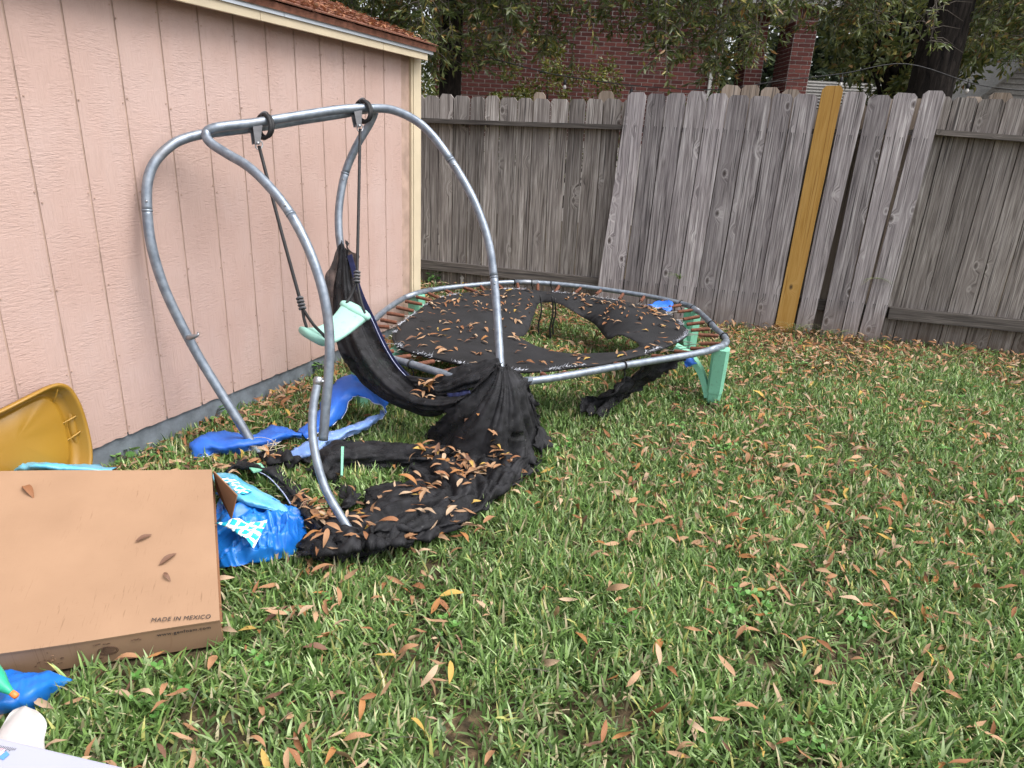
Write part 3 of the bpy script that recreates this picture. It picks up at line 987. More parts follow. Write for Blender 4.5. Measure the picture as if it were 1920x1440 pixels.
# ------------------------------------------------------------------ grey roofed sheds and a pale house far off
def gable_shed(name, x0, x1, y0, y1, zw, zr, ridge_x, label, wallm):
    e = empty(name, ((x0 + x1) / 2, y0, 0))
    tag(e, label, 'shed')
    X0, X1, Y1 = x0 - (x0 + x1) / 2, x1 - (x0 + x1) / 2, y1 - y0
    v, f = box_vf(X0, X1, 0, Y1, -0.1, zw)
    mesh_obj('wall', v, f, wallm, e)
    ov = 0.12
    th = 0.05
    rl = None
    if ridge_x:     # ridge along x: the slope faces us; courses of shingles as steps
        n = 9
        for k_ in range(n):
            ya, yb = -ov + (Y1 / 2 + ov) * k_ / n, -ov + (Y1 / 2 + ov) * (k_ + 1) / n
            za, zb_ = zw - 0.03 + (zr - zw) * k_ / n, zw - 0.03 + (zr - zw) * (k_ + 1) / n
            vv = [(X0 - ov, ya, za), (X1 + ov, ya, za), (X1 + ov, yb + 0.02, zb_ - 0.002), (X0 - ov, yb + 0.02, zb_ - 0.002),
                  (X0 - ov, ya, za + th), (X1 + ov, ya, za + th), (X1 + ov, yb + 0.02, zb_ + 0.02), (X0 - ov, yb + 0.02, zb_ + 0.02)]
            mesh_obj('shingle_course', vv, box_vf(0, 1, 0, 1, 0, 1)[1], MAT['roof_grey'], e)
        vv = [(X0 - ov, Y1 / 2, zr), (X1 + ov, Y1 / 2, zr), (X1 + ov, Y1 + ov, zw), (X0 - ov, Y1 + ov, zw)]
        mesh_obj('roof', vv + [(a_, b_, c_ - th) for a_, b_, c_ in vv], [(0, 1, 2, 3), (7, 6, 5, 4), (0, 4, 5, 1), (1, 5, 6, 2), (2, 6, 7, 3), (3, 7, 4, 0)], MAT['roof_grey'], e)
    else:
        cx = 0
        for s_, xe in ((-1, X0 - ov), (1, X1 + ov)):
            vv = [(cx, -ov, zr), (xe, -ov, zw), (xe, Y1 + ov, zw), (cx, Y1 + ov, zr)]
            mesh_obj('roof', vv + [(a_, b_, c_ - th) for a_, b_, c_ in vv], [(0, 1, 2, 3), (7, 6, 5, 4), (0, 4, 5, 1), (1, 5, 6, 2), (2, 6, 7, 3), (3, 7, 4, 0)], MAT['roof_grey'], e)
        n = 8
        for k_ in range(n):   # lapped gable boards
            z0, z1 = zw + (zr - zw) * k_ / n, zw + (zr - zw) * (k_ + 1) / n
            w0_, w1_ = X1 * (1 - k_ / n), X1 * (1 - (k_ + 1) / n)
            vv = [(-w0_, -0.02, z0), (w0_, -0.02, z0), (w1_, 0.0, z1), (-w1_, 0.0, z1), (-w0_, 0.05, z0), (w0_, 0.05, z0), (w1_, 0.05, z1), (-w1_, 0.05, z1)]
            mesh_obj('gable_board', vv, [(0, 1, 2, 3), (4, 7, 6, 5), (0, 4, 5, 1), (1, 5, 6, 2), (2, 6, 7, 3), (3, 7, 4, 0)], MAT['roof_grey'], e)
    return e
gable_shed('storage_shed', 5.9, 9.9, 16.5, 19.0, 2.35, 3.05, True, 'low shed with pale grey shingled roof behind the big trunk', MAT['roof_grey'])
gable_shed('storage_shed', 9.75, 11.35, 16.0, 18.4, 2.70, 3.55, False, 'narrow grey shed with lapped gable right of the big trunk', MAT['roof_grey'])
fh = empty('neighbour_house', (17.6, 22, 0))
tag(fh, 'pale olive house seen through the trees past the grey sheds', 'house')
v_, f_ = box_vf(-3.2, 6, 0, 6, -0.1, 3.9); mesh_obj('wall', v_, f_, MAT['wall_olive'], fh)
mesh_obj('roof', [(-3.8, -0.6, 3.9), (6.6, -0.6, 3.9), (6.6, 6.6, 3.9), (-3.8, 6.6, 3.9), (-1, 3, 6), (4, 3, 6)], [(0, 1, 5, 4), (1, 2, 5), (2, 3, 4, 5), (3, 0, 4), (3, 2, 1, 0)], MAT['roof_grey'], fh)
for xx in (-1.8, 1.0, 3.6):
    v_, f_ = box_vf(xx, xx + 0.9, -0.05, 0.02, 1.3, 2.7); wn = mesh_obj('window', v_, f_, MAT['downpipe'], fh)
    v_, f_ = box_vf(xx + 0.07, xx + 0.83, -0.06, 0.0, 1.37, 2.63); mesh_obj('pane', v_, f_, MAT['window_dark'], wn)

# ------------------------------------------------------------------ trees
def leaves_np(P, A, L, Wd, C, fold=0.25):
    """lance-shaped leaves: base, two shoulders, tip (2 triangles each)"""
    n = len(P)
    A = A / (np.linalg.norm(A, axis=1, keepdims=True) + 1e-9)
    Rr = rng.normal(size=(n, 3))
    S = np.cross(A, Rr); S /= (np.linalg.norm(S, axis=1, keepdims=True) + 1e-9)
    Nn = np.cross(S, A)
    L = L[:, None]; Wd = Wd[:, None]
    v = np.empty((n, 4, 3))
    v[:, 0] = P
    v[:, 1] = P + A * L * 0.45 + S * Wd * 0.5 + Nn * Wd * fold
    v[:, 2] = P + A * L - Nn * L * 0.08
    v[:, 3] = P + A * L * 0.45 - S * Wd * 0.5 + Nn * Wd * fold
    i = np.arange(n)[:, None] * 4
    tr = np.concatenate([i + np.array([[0, 1, 2]]), i + np.array([[0, 2, 3]])], 0)
    return v.reshape(-1, 3), tr, np.repeat(C, 4, axis=0)

def pick_cols(n, pal, wts, jit=0.25):
    idx = rng.choice(len(pal), n, p=np.array(wts) / sum(wts))
    c = np.array(pal)[idx]
    return c * (1 + jit * rng.uniform(-1, 1, (n, 1)))

OAKPAL = [(0.065, 0.095, 0.026), (0.120, 0.155, 0.042), (0.190, 0.220, 0.072), (0.32, 0.285, 0.08), (0.32, 0.18, 0.065), (0.26, 0.29, 0.17)]
OAKW = [0.30, 0.30, 0.20, 0.08, 0.06, 0.06]

def tubes_mesh(name, paths, mat, parent, sides=5):
    V_, F_ = [], []
    for path, rad in paths:
        v, f = tube_geo([Vector(p) for p in path], rad, sides, caps=False, v0=len(V_))
        V_ += v; F_ += f
    return mesh_obj(name, V_, F_, mat, parent, smooth=True)

def trunk_mesh(name, base, top, r0, r1, parent, sides=18, n=14, lean=0.05, flare=1.35):
    path, rad = [], []
    b, t = Vector(base), Vector(top)
    for i in range(n + 1):
        u = i / n
        p = b.lerp(t, u) + Vector((lean * math.sin(u * 5 + b.x), lean * 0.6 * math.cos(u * 4), 0))
        path.append(p)
        rad.append((r0 + (r1 - r0) * u) * (1 + (flare - 1) * max(0, 1 - u * 6) ** 2))
    return tube(name, path, rad, MAT['bark'], parent, sides=sides)

def drooping_tree(name, label, base, height, r0, r1, stems, lowfun, leafL=0.085, n_leaf=70, pal=OAKPAL, wts=OAKW, ztop=5.4, stop=None, group=None, leaf_scale=1.0):
    """trunk, boughs, and hanging leafy sprays; stems = list of (x, y) where sprays hang; lowfun(x) = height of their tips"""
    e = empty(name, base)
    tag(e, label, 'tree', group)
    bx, by, bz = base
    trunk_mesh('trunk', (0, 0, -0.1), (0.1, 0, height), r0, r1, e)
    paths, P, A, L, Wd = [], [], [], [], []
    # boughs
    for i in range(12):
        x, y = stems[int(rng.integers(len(stems)))]
        z0 = rng.uniform(3.3, min(height, 6))
        p0 = Vector((0.03 * z0, 0, z0))
        p2 = Vector((x - bx, y - by, z0 + rng.uniform(0.3, 1.2)))
        p1 = p0.lerp(p2, 0.5) + Vector((0, 0, rng.uniform(0.1, 0.4)))
        paths.append((catmull([p0, p1, p2], 6), [0.055 - 0.0036 * k for k in range(13)]))
    for (x, y) in stems:
        zt = ztop + rng.uniform(-0.9, 0.5)
        zl = 1.4 + (lowfun(x * 8.5 / y if name == 'oak_tree' and bx < 0 else x) - 1.4) * y / 8.5 + abs(rng.normal()) * 0.22
        sw = rng.uniform(-0.35, 0.35); sy = rng.uniform(-0.3, 0.3)
        m = 9
        pts = []
        for k in range(m):
            u = k / (m - 1)
            pts.append(Vector((x - bx - sw * (1 - u) ** 2, y - by - sy * (1 - u) ** 2, zt + (zl - zt) * u)) + Vector((0.06 * math.sin(7 * u + x * 9), 0.05 * math.cos(6 * u + y * 5), 0)))
        paths.append((pts, [0.010 - 0.001 * k for k in range(m)]))
        # side twigs with leaves
        nt = int(13 * (zt - zl))
        for q in range(nt):
            u = rng.uniform(0.02, 1.0)
            f = u * (m - 1); i0 = min(int(f), m - 2)
            p = pts[i0].lerp(pts[i0 + 1], f - i0)
            d = Vector((rng.normal(), rng.normal(), rng.uniform(-0.9, 0.25))).normalized()
            ln = rng.uniform(0.12, 0.34)
            p1 = p + d * ln * 0.6; p2 = p + d * ln + Vector((0, 0, -0.06))
            paths.append(([p, p1, p2], [0.0035, 0.0028, 0.0015]))
            nl = int(rng.integers(8, 15))
            for w in range(nl):
                t = rng.uniform(0.25, 1.0)
                pp = p.lerp(p2, t)
                ad = d * 0.7 + Vector((rng.normal() * 0.7, rng.normal() * 0.7, rng.normal() * 0.5 - 0.35))
                P.append(pp[:]); A.append(ad[:])
                l_ = leafL * rng.uniform(0.6, 1.2)
                L.append(l_); Wd.append(l_ * rng.uniform(0.22, 0.34))
    P = np.array(P); A = np.array(A); L = np.array(L); Wd = np.array(Wd)
    C = pick_cols(len(P), pal, wts)
    v, tr, c = leaves_np(P, A, L, Wd, C)
    tubes_mesh('branches', paths, MAT['twig'], e, 4)
    np_mesh('crown', v, tr, MAT['leaf'], e, c)
    return e

def px_low(x):
    """how far the oak's sprays hang down, by position along the fence"""
    xs = [-3.2, -2.1, -1.2, -0.85, -0.3, 0.35, 0.75, 0.95, 1.35, 1.55, 1.75, 2.05, 2.3, 2.6, 2.85, 3.4]
    zs = [2.0, 2.0, 2.15, 2.12, 2.2, 2.42, 2.62, 2.66, 2.58, 2.2, 2.45, 1.98, 2.1, 2.4, 2.8, 3.0]
    return float(np.interp(x, xs, zs))
st = [(rng.uniform(-3.1, 2.75), rng.uniform(7.3, 9.6)) for _ in range(150)]
st += [(2.05 + rng.uniform(-0.12, 0.12), rng.uniform(7.8, 8.4)) for _ in range(3)] + [(1.55, 8.3), (2.35, 8.0), (2.25, 8.6)]
drooping_tree('oak_tree', 'oak with slim dark trunk and long leafy sprays hanging before the brick wall', (-0.98, 8.7, 0), 7.5, 0.14, 0.10, st, px_low, leafL=0.095)
def low_right(x):
    return float(np.interp(x, [2.8, 3.3, 3.8, 4.3, 4.6, 5.0, 5.3, 6.0, 7.0], [2.9, 2.75, 2.7, 2.6, 3.0, 2.75, 2.55, 2.5, 2.4]))
st = [(rng.uniform(3.0, 4.45), rng.uniform(8.2, 10.2)) for _ in range(30)] + [(rng.uniform(5.1, 7.4), rng.uniform(8.4, 10.6)) for _ in range(52)]
drooping_tree('oak_tree', 'big oak with thick dark leaning trunk rising behind the fence', (4.78, 9.0, 0), 8.0, 0.27, 0.20, st, low_right, leafL=0.09)

def bushy_tree(name, label, base, trunk_h, r0, crown_c, crown_r, n_clump, n_leaf, leafL, pal, wts, cat='tree', group=None, low=None):
    e = empty(name, base)
    tag(e, label, cat, group)
    bx, by, bz = base
    if cat == 'tree':
        trunk_mesh('trunk', (0, 0, -0.1), (0.05, 0, trunk_h), r0, r0 * 0.55, e, sides=10)
    P, A = [], []
    cl = []
    paths = []
    for i in range(n_clump):
        d = rng.normal(size=3); d /= np.linalg.norm(d)
        rr = rng.uniform(0.25, 1.0) ** 0.6
        c = np.array(crown_c) - np.array(base) + d * rr * np.array(crown_r)
        cl.append(c)
        s = rng.uniform(0.22, 0.42) * min(crown_r) * 0.75
        dd = rng.normal(size=(n_leaf, 3)); dd /= np.linalg.norm(dd, axis=1, keepdims=True)
        rad = s * rng.uniform(0.35, 1.0, (n_leaf, 1)) ** 0.7
        P.append(c + dd * rad * np.array([1.2, 1.2, 0.8]))
        A.append(dd * 0.8 + rng.normal(size=(n_leaf, 3)) * 0.6 + np.array([0, 0, -0.3]))
        if i % 3 == 0:
            z0 = trunk_h * rng.uniform(0.55, 0.98) if cat == 'tree' else 0.1
            p0 = Vector((0, 0, z0)); p2 = Vector(c)
            paths.append((catmull([p0, p0.lerp(p2, 0.5) + Vector((0, 0, 0.15)), p2], 4), [0.035 * r0 / 0.15 * (1 - k / 10) + 0.004 for k in range(9)]))
    P = np.concatenate(P); A = np.concatenate(A)
    n = len(P)
    L = leafL * rng.uniform(0.6, 1.3, n); Wd = L * rng.uniform(0.3, 0.5, n)
    C = pick_cols(n, pal, wts)
    # clumps of one tree differ a little in their own green
    cv_ = np.repeat(rng.uniform(0.75, 1.25, n_clump), n_leaf)[:, None]
    v, tr, c = leaves_np(P, A, L, Wd, C * cv_)
    if paths:
        tubes_mesh('branches', paths, MAT['bark'], e, 5)
    np_mesh('crown' if cat == 'tree' else 'foliage', v, tr, MAT['leaf'], e, c)
    return e
FARPAL = [(0.055, 0.085, 0.048), (0.095, 0.135, 0.072), (0.145, 0.185, 0.098), (0.18, 0.20, 0.075)]
FW = [0.3, 0.35, 0.25, 0.1]
GOLDPAL = [(0.09, 0.12, 0.02), (0.15, 0.17, 0.03), (0.22, 0.21, 0.045), (0.05, 0.08, 0.018)]
bushy_tree('shrub', 'yellow-green small-leaved shrub in front of the brick wall', (0.45, 11.3, 0), 0, 0.1, (0.45, 11.3, 1.7), (1.25, 0.6, 1.15), 60, 110, 0.065, GOLDPAL, [0.3, 0.35, 0.2, 0.15], cat='shrub')
far = [
 ('dense green tree filling the gap beside the porch pillars', (7.4, 15.2, 0), 3.2, 0.16, (7.3, 15.0, 4.0), (2.0, 1.3, 1.9), 90, 90, 0.16, OAKPAL, [0.2, 0.3, 0.3, 0.12, 0.03, 0.05]),
 ('blue-green tree standing behind the porch pillars', (7.0, 24, 0), 5, 0.3, (7.0, 24, 5.0), (4.4, 2.5, 4.4), 95, 100, 0.30, FARPAL, FW),
 ('dark tree behind the brick house gable end', (-4.2, 12.2, 0), 4, 0.25, (-4.0, 12.2, 3.9), (2.5, 1.8, 3.2), 95, 100, 0.20, OAKPAL, OAKW),
 ('tall green tree above the grey sheds', (12.5, 22.5, 0), 5, 0.3, (12.5, 22.5, 6.6), (4.8, 2.6, 4.2), 110, 100, 0.30, FARPAL, FW),
 ('dense oak right of the big trunk over the olive house', (10.2, 14.2, 0), 4.5, 0.25, (10.0, 14.0, 5.6), (2.8, 1.8, 2.4), 90, 95, 0.17, OAKPAL, [0.3, 0.3, 0.25, 0.06, 0.04, 0.05]),
 ('wide far tree closing the view at the end of the yard row', (20, 27, 0), 6, 0.3, (20, 27, 6.5), (6, 3, 5.5), 110, 90, 0.38, FARPAL, FW),
 ('big rounded tree looming over the far end of the brick house', (1.0, 27, 0), 7, 0.3, (1, 27, 7.5), (6.5, 3, 5), 100, 80, 0.4, FARPAL, FW),
 ('dark leafy tree between the shed roof and the brick wall', (-2.5, 10.6, 0), 3, 0.12, (-2.5, 10.6, 2.7), (1.35, 0.9, 1.9), 80, 110, 0.11, OAKPAL, [0.45, 0.3, 0.15, 0.04, 0.03, 0.03]),
 ('broad green tree standing over the low grey shed', (9.6, 20.5, 0), 5, 0.3, (9.4, 20.5, 5.4), (3.6, 2.0, 3.4), 110, 100, 0.26, FARPAL, FW),
 ('leafy tree past the fence end beside the olive house', (13.5, 17, 0), 4, 0.25, (13.5, 17, 4.8), (2.8, 2, 3.0), 90, 90, 0.22, OAKPAL, OAKW),
 ('tall shadowy tree rising beyond the pink shed', (-8.5, 17, 0), 6, 0.3, (-8.5, 17, 5.0), (4.5, 3, 4.5), 100, 90, 0.32, FARPAL, FW),
]
for lb, base, th, r0, cc_, cr, nc, nl, ll, pal, wts in far:
    bushy_tree('leafy_tree', lb, base, th, r0, cc_, cr, nc, nl, ll, pal, wts, group='trees beyond the fence')

# bare twigs by the big trunk
bt = empty('dead_branch', (4.412, 8.5, 2.842))
tag(bt, 'bare grey twiggy branch in front of the big dark trunk', 'branch')
pp_ = []
for i in range(16):
    a = rng.uniform(-0.4, 3.5)
    d = Vector((math.cos(a), rng.uniform(-0.2, 0.1), math.sin(a) * 0.9 - 0.2))
    ln = rng.uniform(0.15, 0.42)
    p0 = Vector((rng.uniform(-0.06, 0.06), -0.02, rng.uniform(-0.2, 0.25)))
    pp_.append(([p0, p0 + d * ln * 0.5 + Vector((0, 0, 0.04)), p0 + d * ln], [0.005, 0.0035, 0.0015]))
pp_.append(([Vector((-0.15, 0.05, 0.9)), Vector((-0.1, 0, 0.5)), Vector((0.02, -0.03, 0.1)), Vector((0.06, 0, -0.3))], [0.012, 0.010, 0.007, 0.003]))
tubes_mesh('twigs', pp_, MAT['twig'], bt, 4)

# string of garden lights in the neighbour's yard
sl = empty('string_lights', (0.384, 7.6, 2.028))
tag(sl, 'black cable with small hanging lamps strung above the fence', 'string lights')
b0 = Vector((0.384, 7.6, 2.028))
pts = [Vector(p) - b0 for p in ((-0.601, 7.6, 2.204), (0.054, 7.6, 2.077), (0.384, 7.6, 2.028), (1.07, 7.6, 1.975), (1.917, 7.6, 1.974), (2.552, 7.6, 2.084), (3.183, 7.6, 2.183), (3.803, 7.6, 2.3), (4.6, 7.6, 2.14), (5.424, 7.6, 2.103))]
tube('cable', pts, 0.005, MAT['blackp'], sl, 6, smooth_n=6)
for p in ((0.384, 7.6, 2.028), (1.07, 7.6, 1.975), (3.183, 7.6, 2.183), (4.469, 7.6, 2.183)):
    q = Vector(p) - b0
    s_ = lathe('lamp_socket', [(0.003, 0.0), (0.004, -0.03), (0.014, -0.034), (0.017, -0.075), (0.012, -0.08)], MAT['blackp'], sl, 10, q)
    lathe('bulb', [(0.010, -0.081), (0.016, -0.095), (0.017, -0.107), (0.010, -0.122), (0.002, -0.126)], MAT['white_plastic'], s_, 10, q)

# ================================================================== the trampoline
RING = [(-0.05, 2.96), (0.567, 3.317), (1.19, 3.765), (1.262, 4.22), (1.25, 4.72), (1.139, 4.911), (0.931, 5.08), (0.481, 5.265), (0.064, 5.284), (-0.279, 5.095), (-0.70, 4.69), (-0.84, 3.999), (-0.81, 3.44), (-0.50, 3.165)]
def ring_z(x, y):
    return 0.34 + 0.25 * gz(x, y)
tramp = empty('trampoline', (0.2, 4.15, 0))
tag(tramp, 'small trampoline with torn black mat, rusty springs and mint green legs', 'trampoline')
def T(o):
    return adopt(o, tramp)
ring_pts = [Vector((x, y, ring_z(x, y))) for x, y in RING]
ring_sm = catmull(ring_pts, 8, closed=True)
# soften towards the straight polygon so that the corners stay corners
corner_i = [0, 2, 4, 8, 10, 12]
secs = []
for a, b in zip(corner_i, corner_i[1:] + [14]):
    seg = [ring_sm[k % len(ring_sm)] for k in range(a * 8, b * 8 + 1)]
    secs.append(seg)
    T(tube('ring_section', [p.copy() for p in seg], 0.0185, MAT['galv'], sides=14))
for i in corner_i:
    k = i * 8
    p0, p1 = ring_sm[k - 2], ring_sm[(k + 2) % len(ring_sm)]
    T(tube('ring_collar', [p0, ring_sm[k].copy(), p1], 0.0205, MAT['galv_dark'], sides=14))
mat_out = [(-0.67, 3.634, 0.335), (-0.555, 3.419, 0.335), (-0.303, 3.277, 0.335), (-0.083, 3.184, 0.335), (0.102, 3.197, 0.335), (0.321, 3.31, 0.335), (0.592, 3.492, 0.335), (0.897, 3.801, 0.335), (1.055, 4.051, 0.335), (1.066, 4.298, 0.335), (1.015, 4.608, 0.335), (0.932, 4.729, 0.34), (0.63, 4.913, 0.345), (0.324, 5.044, 0.345), (0.064, 5.077, 0.345), (-0.154, 4.985, 0.345), (-0.446, 4.732, 0.345), (-0.565, 4.535, 0.345), (-0.647, 4.133, 0.34), (-0.682, 3.873, 0.335)]
hole = [(0.17, 4.937, 0.34), (0.254, 4.884, 0.34), (0.372, 4.759, 0.335), (0.523, 4.676, 0.335), (0.577, 4.41, 0.335), (0.63, 4.106, 0.335), (0.726, 3.792, 0.335), (0.494, 3.644, 0.335), (0.271, 3.646, 0.335), (0.109, 3.779, 0.335), (-0.069, 4.11, 0.335), (0.007, 4.125, 0.335), (0.074, 4.248, 0.335), (0.123, 4.587, 0.335)]
mo = [p.xy for p in catmull(mat_out, 5, closed=True)]
ho = [p.xy for p in catmull(hole, 4, closed=True)]
def inside(poly, x, y):
    c = False
    j = len(poly) - 1
    for i in range(len(poly)):
        xi, yi = poly[i][0], poly[i][1]
        xj, yj = poly[j][0], poly[j][1]
        if (yi > y) != (yj > y) and x < (xj - xi) * (y - yi) / (yj - yi + 1e-12) + xi:
            c = not c
        j = i
    return c
def pdist(poly, x, y):
    return min(math.hypot(x - p[0], y - p[1]) for p in poly)
vin = [Vector(p) for p in mo] + [Vector(p) for p in ho]
ed = [(i, (i + 1) % len(mo)) for i in range(len(mo))] + [(len(mo) + i, len(mo) + (i + 1) % len(ho)) for i in range(len(ho))]
for i in range(60):
    for j in range(60):
        x = -0.95 + 2.2 * (i + 0.5 + random.uniform(-0.2, 0.2)) / 60; y = 3.0 + 2.3 * (j + 0.5 + random.uniform(-0.2, 0.2)) / 60
        if inside(mo, x, y) and not inside(ho, x, y) and pdist(mo, x, y) > 0.018 and pdist(ho, x, y) > 0.012:
            vin.append(Vector((x, y)))
cd = delaunay_2d_cdt(vin, ed, [], 0, 1e-6)
hx = sum(p[0] for p in ho) / len(ho); hy = sum(p[1] for p in ho) / len(ho)
def mat_z(x, y):
    d = pdist(ho, x, y)
    left = sm((0.42 - x) / 0.4) * sm((y - 3.95) / 0.3)
    upr = sm((x - 0.25) / 0.3) * sm((y - 4.02) / 0.25)
    low = 0.25
    amp = 0.09 * left + 0.10 * upr + 0.012
    z = 0.335 + 0.25 * gz(x, y) - amp * math.exp(-(d / 0.085) ** 1.3)
    z -= 0.035 * math.exp(-((x - 0.15) ** 2 + (y - 3.9) ** 2) / 0.35)
    return z + 0.007 * mnoise.noise(Vector((x * 5, y * 5, 0)))
mv = [(p.x, p.y, mat_z(p.x, p.y)) for p in cd[0]]
mf = []
for t in cd[2]:
    cx = sum(cd[0][i].x for i in t) / len(t); cy = sum(cd[0][i].y for i in t) / len(t)
    if inside(mo, cx, cy) and not inside(ho, cx, cy):
        mf.append(tuple(t))
mat_o = mesh_obj('mat', mv, mf, MAT['matfab'], smooth=True)
md = mat_o.modifiers.new('thickness', 'SOLIDIFY'); md.thickness = 0.003
T(mat_o); mat_o['label'] = 'black woven mat torn open in the middle'
edge_path = [Vector((p[0], p[1], mat_z(p[0], p[1]) - 0.006)) for p in mo]
T(tube('edge_webbing', edge_path, 0.0085, MAT['matfab'], sides=6, closed=True))
# frayed white stitching along the rim
fv, ff = [], []
for i in range(2800):
    k = random.randrange(len(mo)); u = random.random()
    if mnoise.noise(Vector((k * 0.35, 4.2, 0))) < -0.12: continue
    p = edge_path[k].lerp(edge_path[(k + 1) % len(mo)], u) + Vector((random.gauss(0, 0.005), random.gauss(0, 0.005), 0.009))
    d = Vector((random.gauss(0, 1), random.gauss(0, 1), random.gauss(0.2, 0.5))).normalized() * random.uniform(0.008, 0.03)
    s = d.cross(Vector((random.random(), random.random(), random.random()))).normalized() * 0.0018
    n0 = len(fv); fv += [p - s, p + s, p + d]; ff.append((n0, n0 + 1, n0 + 2))
T(tag(mesh_obj('fraying', fv, ff, MAT['fray']), kind='stuff'))
# springs
def spring_mesh(L=0.10, r=0.0125):
    prof = []
    n = 16
    for i in range(n):
        h = L * i / n
        prof += [(r * 0.88, h), (r, h + L / n * 0.5)]
    prof.append((r * 0.88, L))
    sides = 8
    v, f = [], []
    for (rr, h) in prof:
        for k in range(sides):
            a = 2 * math.pi * k / sides
            v.append((rr * math.cos(a), rr * math.sin(a), h))
    for i in range(len(prof) - 1):
        for k in range(sides):
            f.append((i * sides + k, i * sides + (k + 1) % sides, (i + 1) * sides + (k + 1) % sides, (i + 1) * sides + k))
    f.append(tuple(reversed(range(sides)))); f.append(tuple((len(prof) - 1) * sides + k for k in range(sides)))
    me = bpy.data.meshes.new('spring'); me.from_pydata(v, [], f); me.materials.append(MAT['rust'])
    me.polygons.foreach_set('use_smooth', [True] * len(me.polygons))
    return me
sp_me = spring_mesh()
hook_v, hook_f = tube_geo(catmull([Vector((0, 0, 0)), Vector((0.004, 0, 0.012)), Vector((0.012, 0, 0.022)), Vector((0.0, 0, 0.036)), Vector((-0.012, 0, 0.024)), Vector((-0.006, 0, 0.012))], 4), 0.0022, 5)
hook_me = bpy.data.meshes.new('hook'); hook_me.from_pydata([tuple(v) for v in hook_v], [], hook_f); hook_me.materials.append(MAT['wire'])
acc, target = 0.0, 0.08
M_ = len(ring_sm)
for i in range(M_):
    a, b = ring_sm[i], ring_sm[(i + 1) % M_]
    L = (b - a).length
    while target < acc + L:
        p = a.lerp(b, (target - acc) / L)
        target += 0.165 + random.uniform(-0.01, 0.01)
        k = min(range(len(mo)), key=lambda q: math.hypot(edge_path[q].x - p.x, edge_path[q].y - p.y))
        e_ = edge_path[k]
        d = e_ - p
        ln = d.length
        if ln < 0.10: ln = 0.10
        d.normalize()
        d = (d + Vector((random.gauss(0, 0.07), random.gauss(0, 0.07), -0.06 + random.gauss(0, 0.05)))).normalized()
        q = Vector((0, 0, 1)).rotation_difference(d)
        s0 = 0.022 + random.uniform(0, 0.012)
        st_ = inst('spring', sp_me, p + d * s0 + Vector((0, 0, -0.004)), q.to_euler(), (1, 1, min(1.15, max(0.75, (ln - 0.06) / 0.11))))
        T(st_)
        hk = inst('hook', hook_me, (0, 0, 0.10), (0, 0, random.uniform(0, 3)), (1, 1, max(1.0, (ln - 0.14) / 0.03) if ln > 0.17 else 1.0), st_)
        hk2 = inst('hook', hook_me, (0, 0, 0.0), (math.pi, 0, random.uniform(0, 3)), (0.9, 0.9, 0.7), st_)
    acc += L
# legs: moulded outer post, foot and inner curved brace
def make_leg(x, y):
    zt = ring_z(x, y) + 0.0
    zg = gz(x, y)
    c = Vector((0.2, 4.15, 0)) - Vector((x, y, 0)); c.z = 0; c.normalize()
    s = Vector((-c.y, c.x, 0))
    o_ = Vector((x, y, zg)) - c * 0.0
    h = zt - zg - 0.012
    bm = bmesh.new()
    rings = []
    prof = [(0.0, 0.040, 0.036), (0.065, 0.044, 0.040), (0.0655, 0.048, 0.043), (h * 0.7, 0.052, 0.046), (h, 0.054, 0.047)]
    for (z, a, b) in prof:
        rings.append([bm.verts.new(o_ + s * (sx * a) + c * (sy * b) + Vector((0, 0, z))) for sx, sy in ((-1, -0.7), (-0.7, -1), (0.7, -1), (1, -0.7), (1, 0.7), (0.7, 1), (-0.7, 1), (-1, 0.7))])
    for r0_, r1_ in zip(rings, rings[1:]):
        for k in range(8):
            bm.faces.new((r0_[k], r0_[(k + 1) % 8], r1_[(k + 1) % 8], r1_[k]))
    bm.faces.new(list(reversed(rings[0]))); bm.faces.new(rings[-1])
    bmesh.ops.bevel(bm, geom=[e for e in bm.edges if abs(e.calc_length()) > 0.02 and len(e.link_faces) == 2 and e.calc_face_angle(0) > 0.9], offset=0.004, segments=2, affect='EDGES')
    lg = bm_obj('leg', bm, MAT['mint'])
    # brace
    path = catmull([o_ + c * 0.035 + Vector((0, 0, 0.03)), o_ + c * 0.06 + Vector((0, 0, 0.10)), o_ + c * 0.10 + Vector((0, 0, 0.18)), o_ + c * 0.17 + Vector((0, 0, h * 0.78)), o_ + c * 0.26 + Vector((0, 0, h - 0.03))], 5)
    v, f = [], []
    for i, p in enumerate(path):
        t = (path[min(i + 1, len(path) - 1)] - path[max(i - 1, 0)]).normalized()
        nrm = s.cross(t).normalized()
        for a, b in ((-0.036, -0.016), (0.036, -0.016), (0.036, 0.016), (-0.036, 0.016)):
            v.append(p + s * a + nrm * b)
    for i in range(len(path) - 1):
        for k in range(4):
            f.append((i * 4 + k, i * 4 + (k + 1) % 4, (i + 1) * 4 + (k + 1) % 4, (i + 1) * 4 + k))
    f += [(3, 2, 1, 0), tuple((len(path) - 1) * 4 + k for k in range(4))]
    br = mesh_obj('brace', v, f, MAT['mint'])
    T(lg)
    br.parent = lg
for i in corner_i:
    if i != 8:
        make_leg(*RING[i])
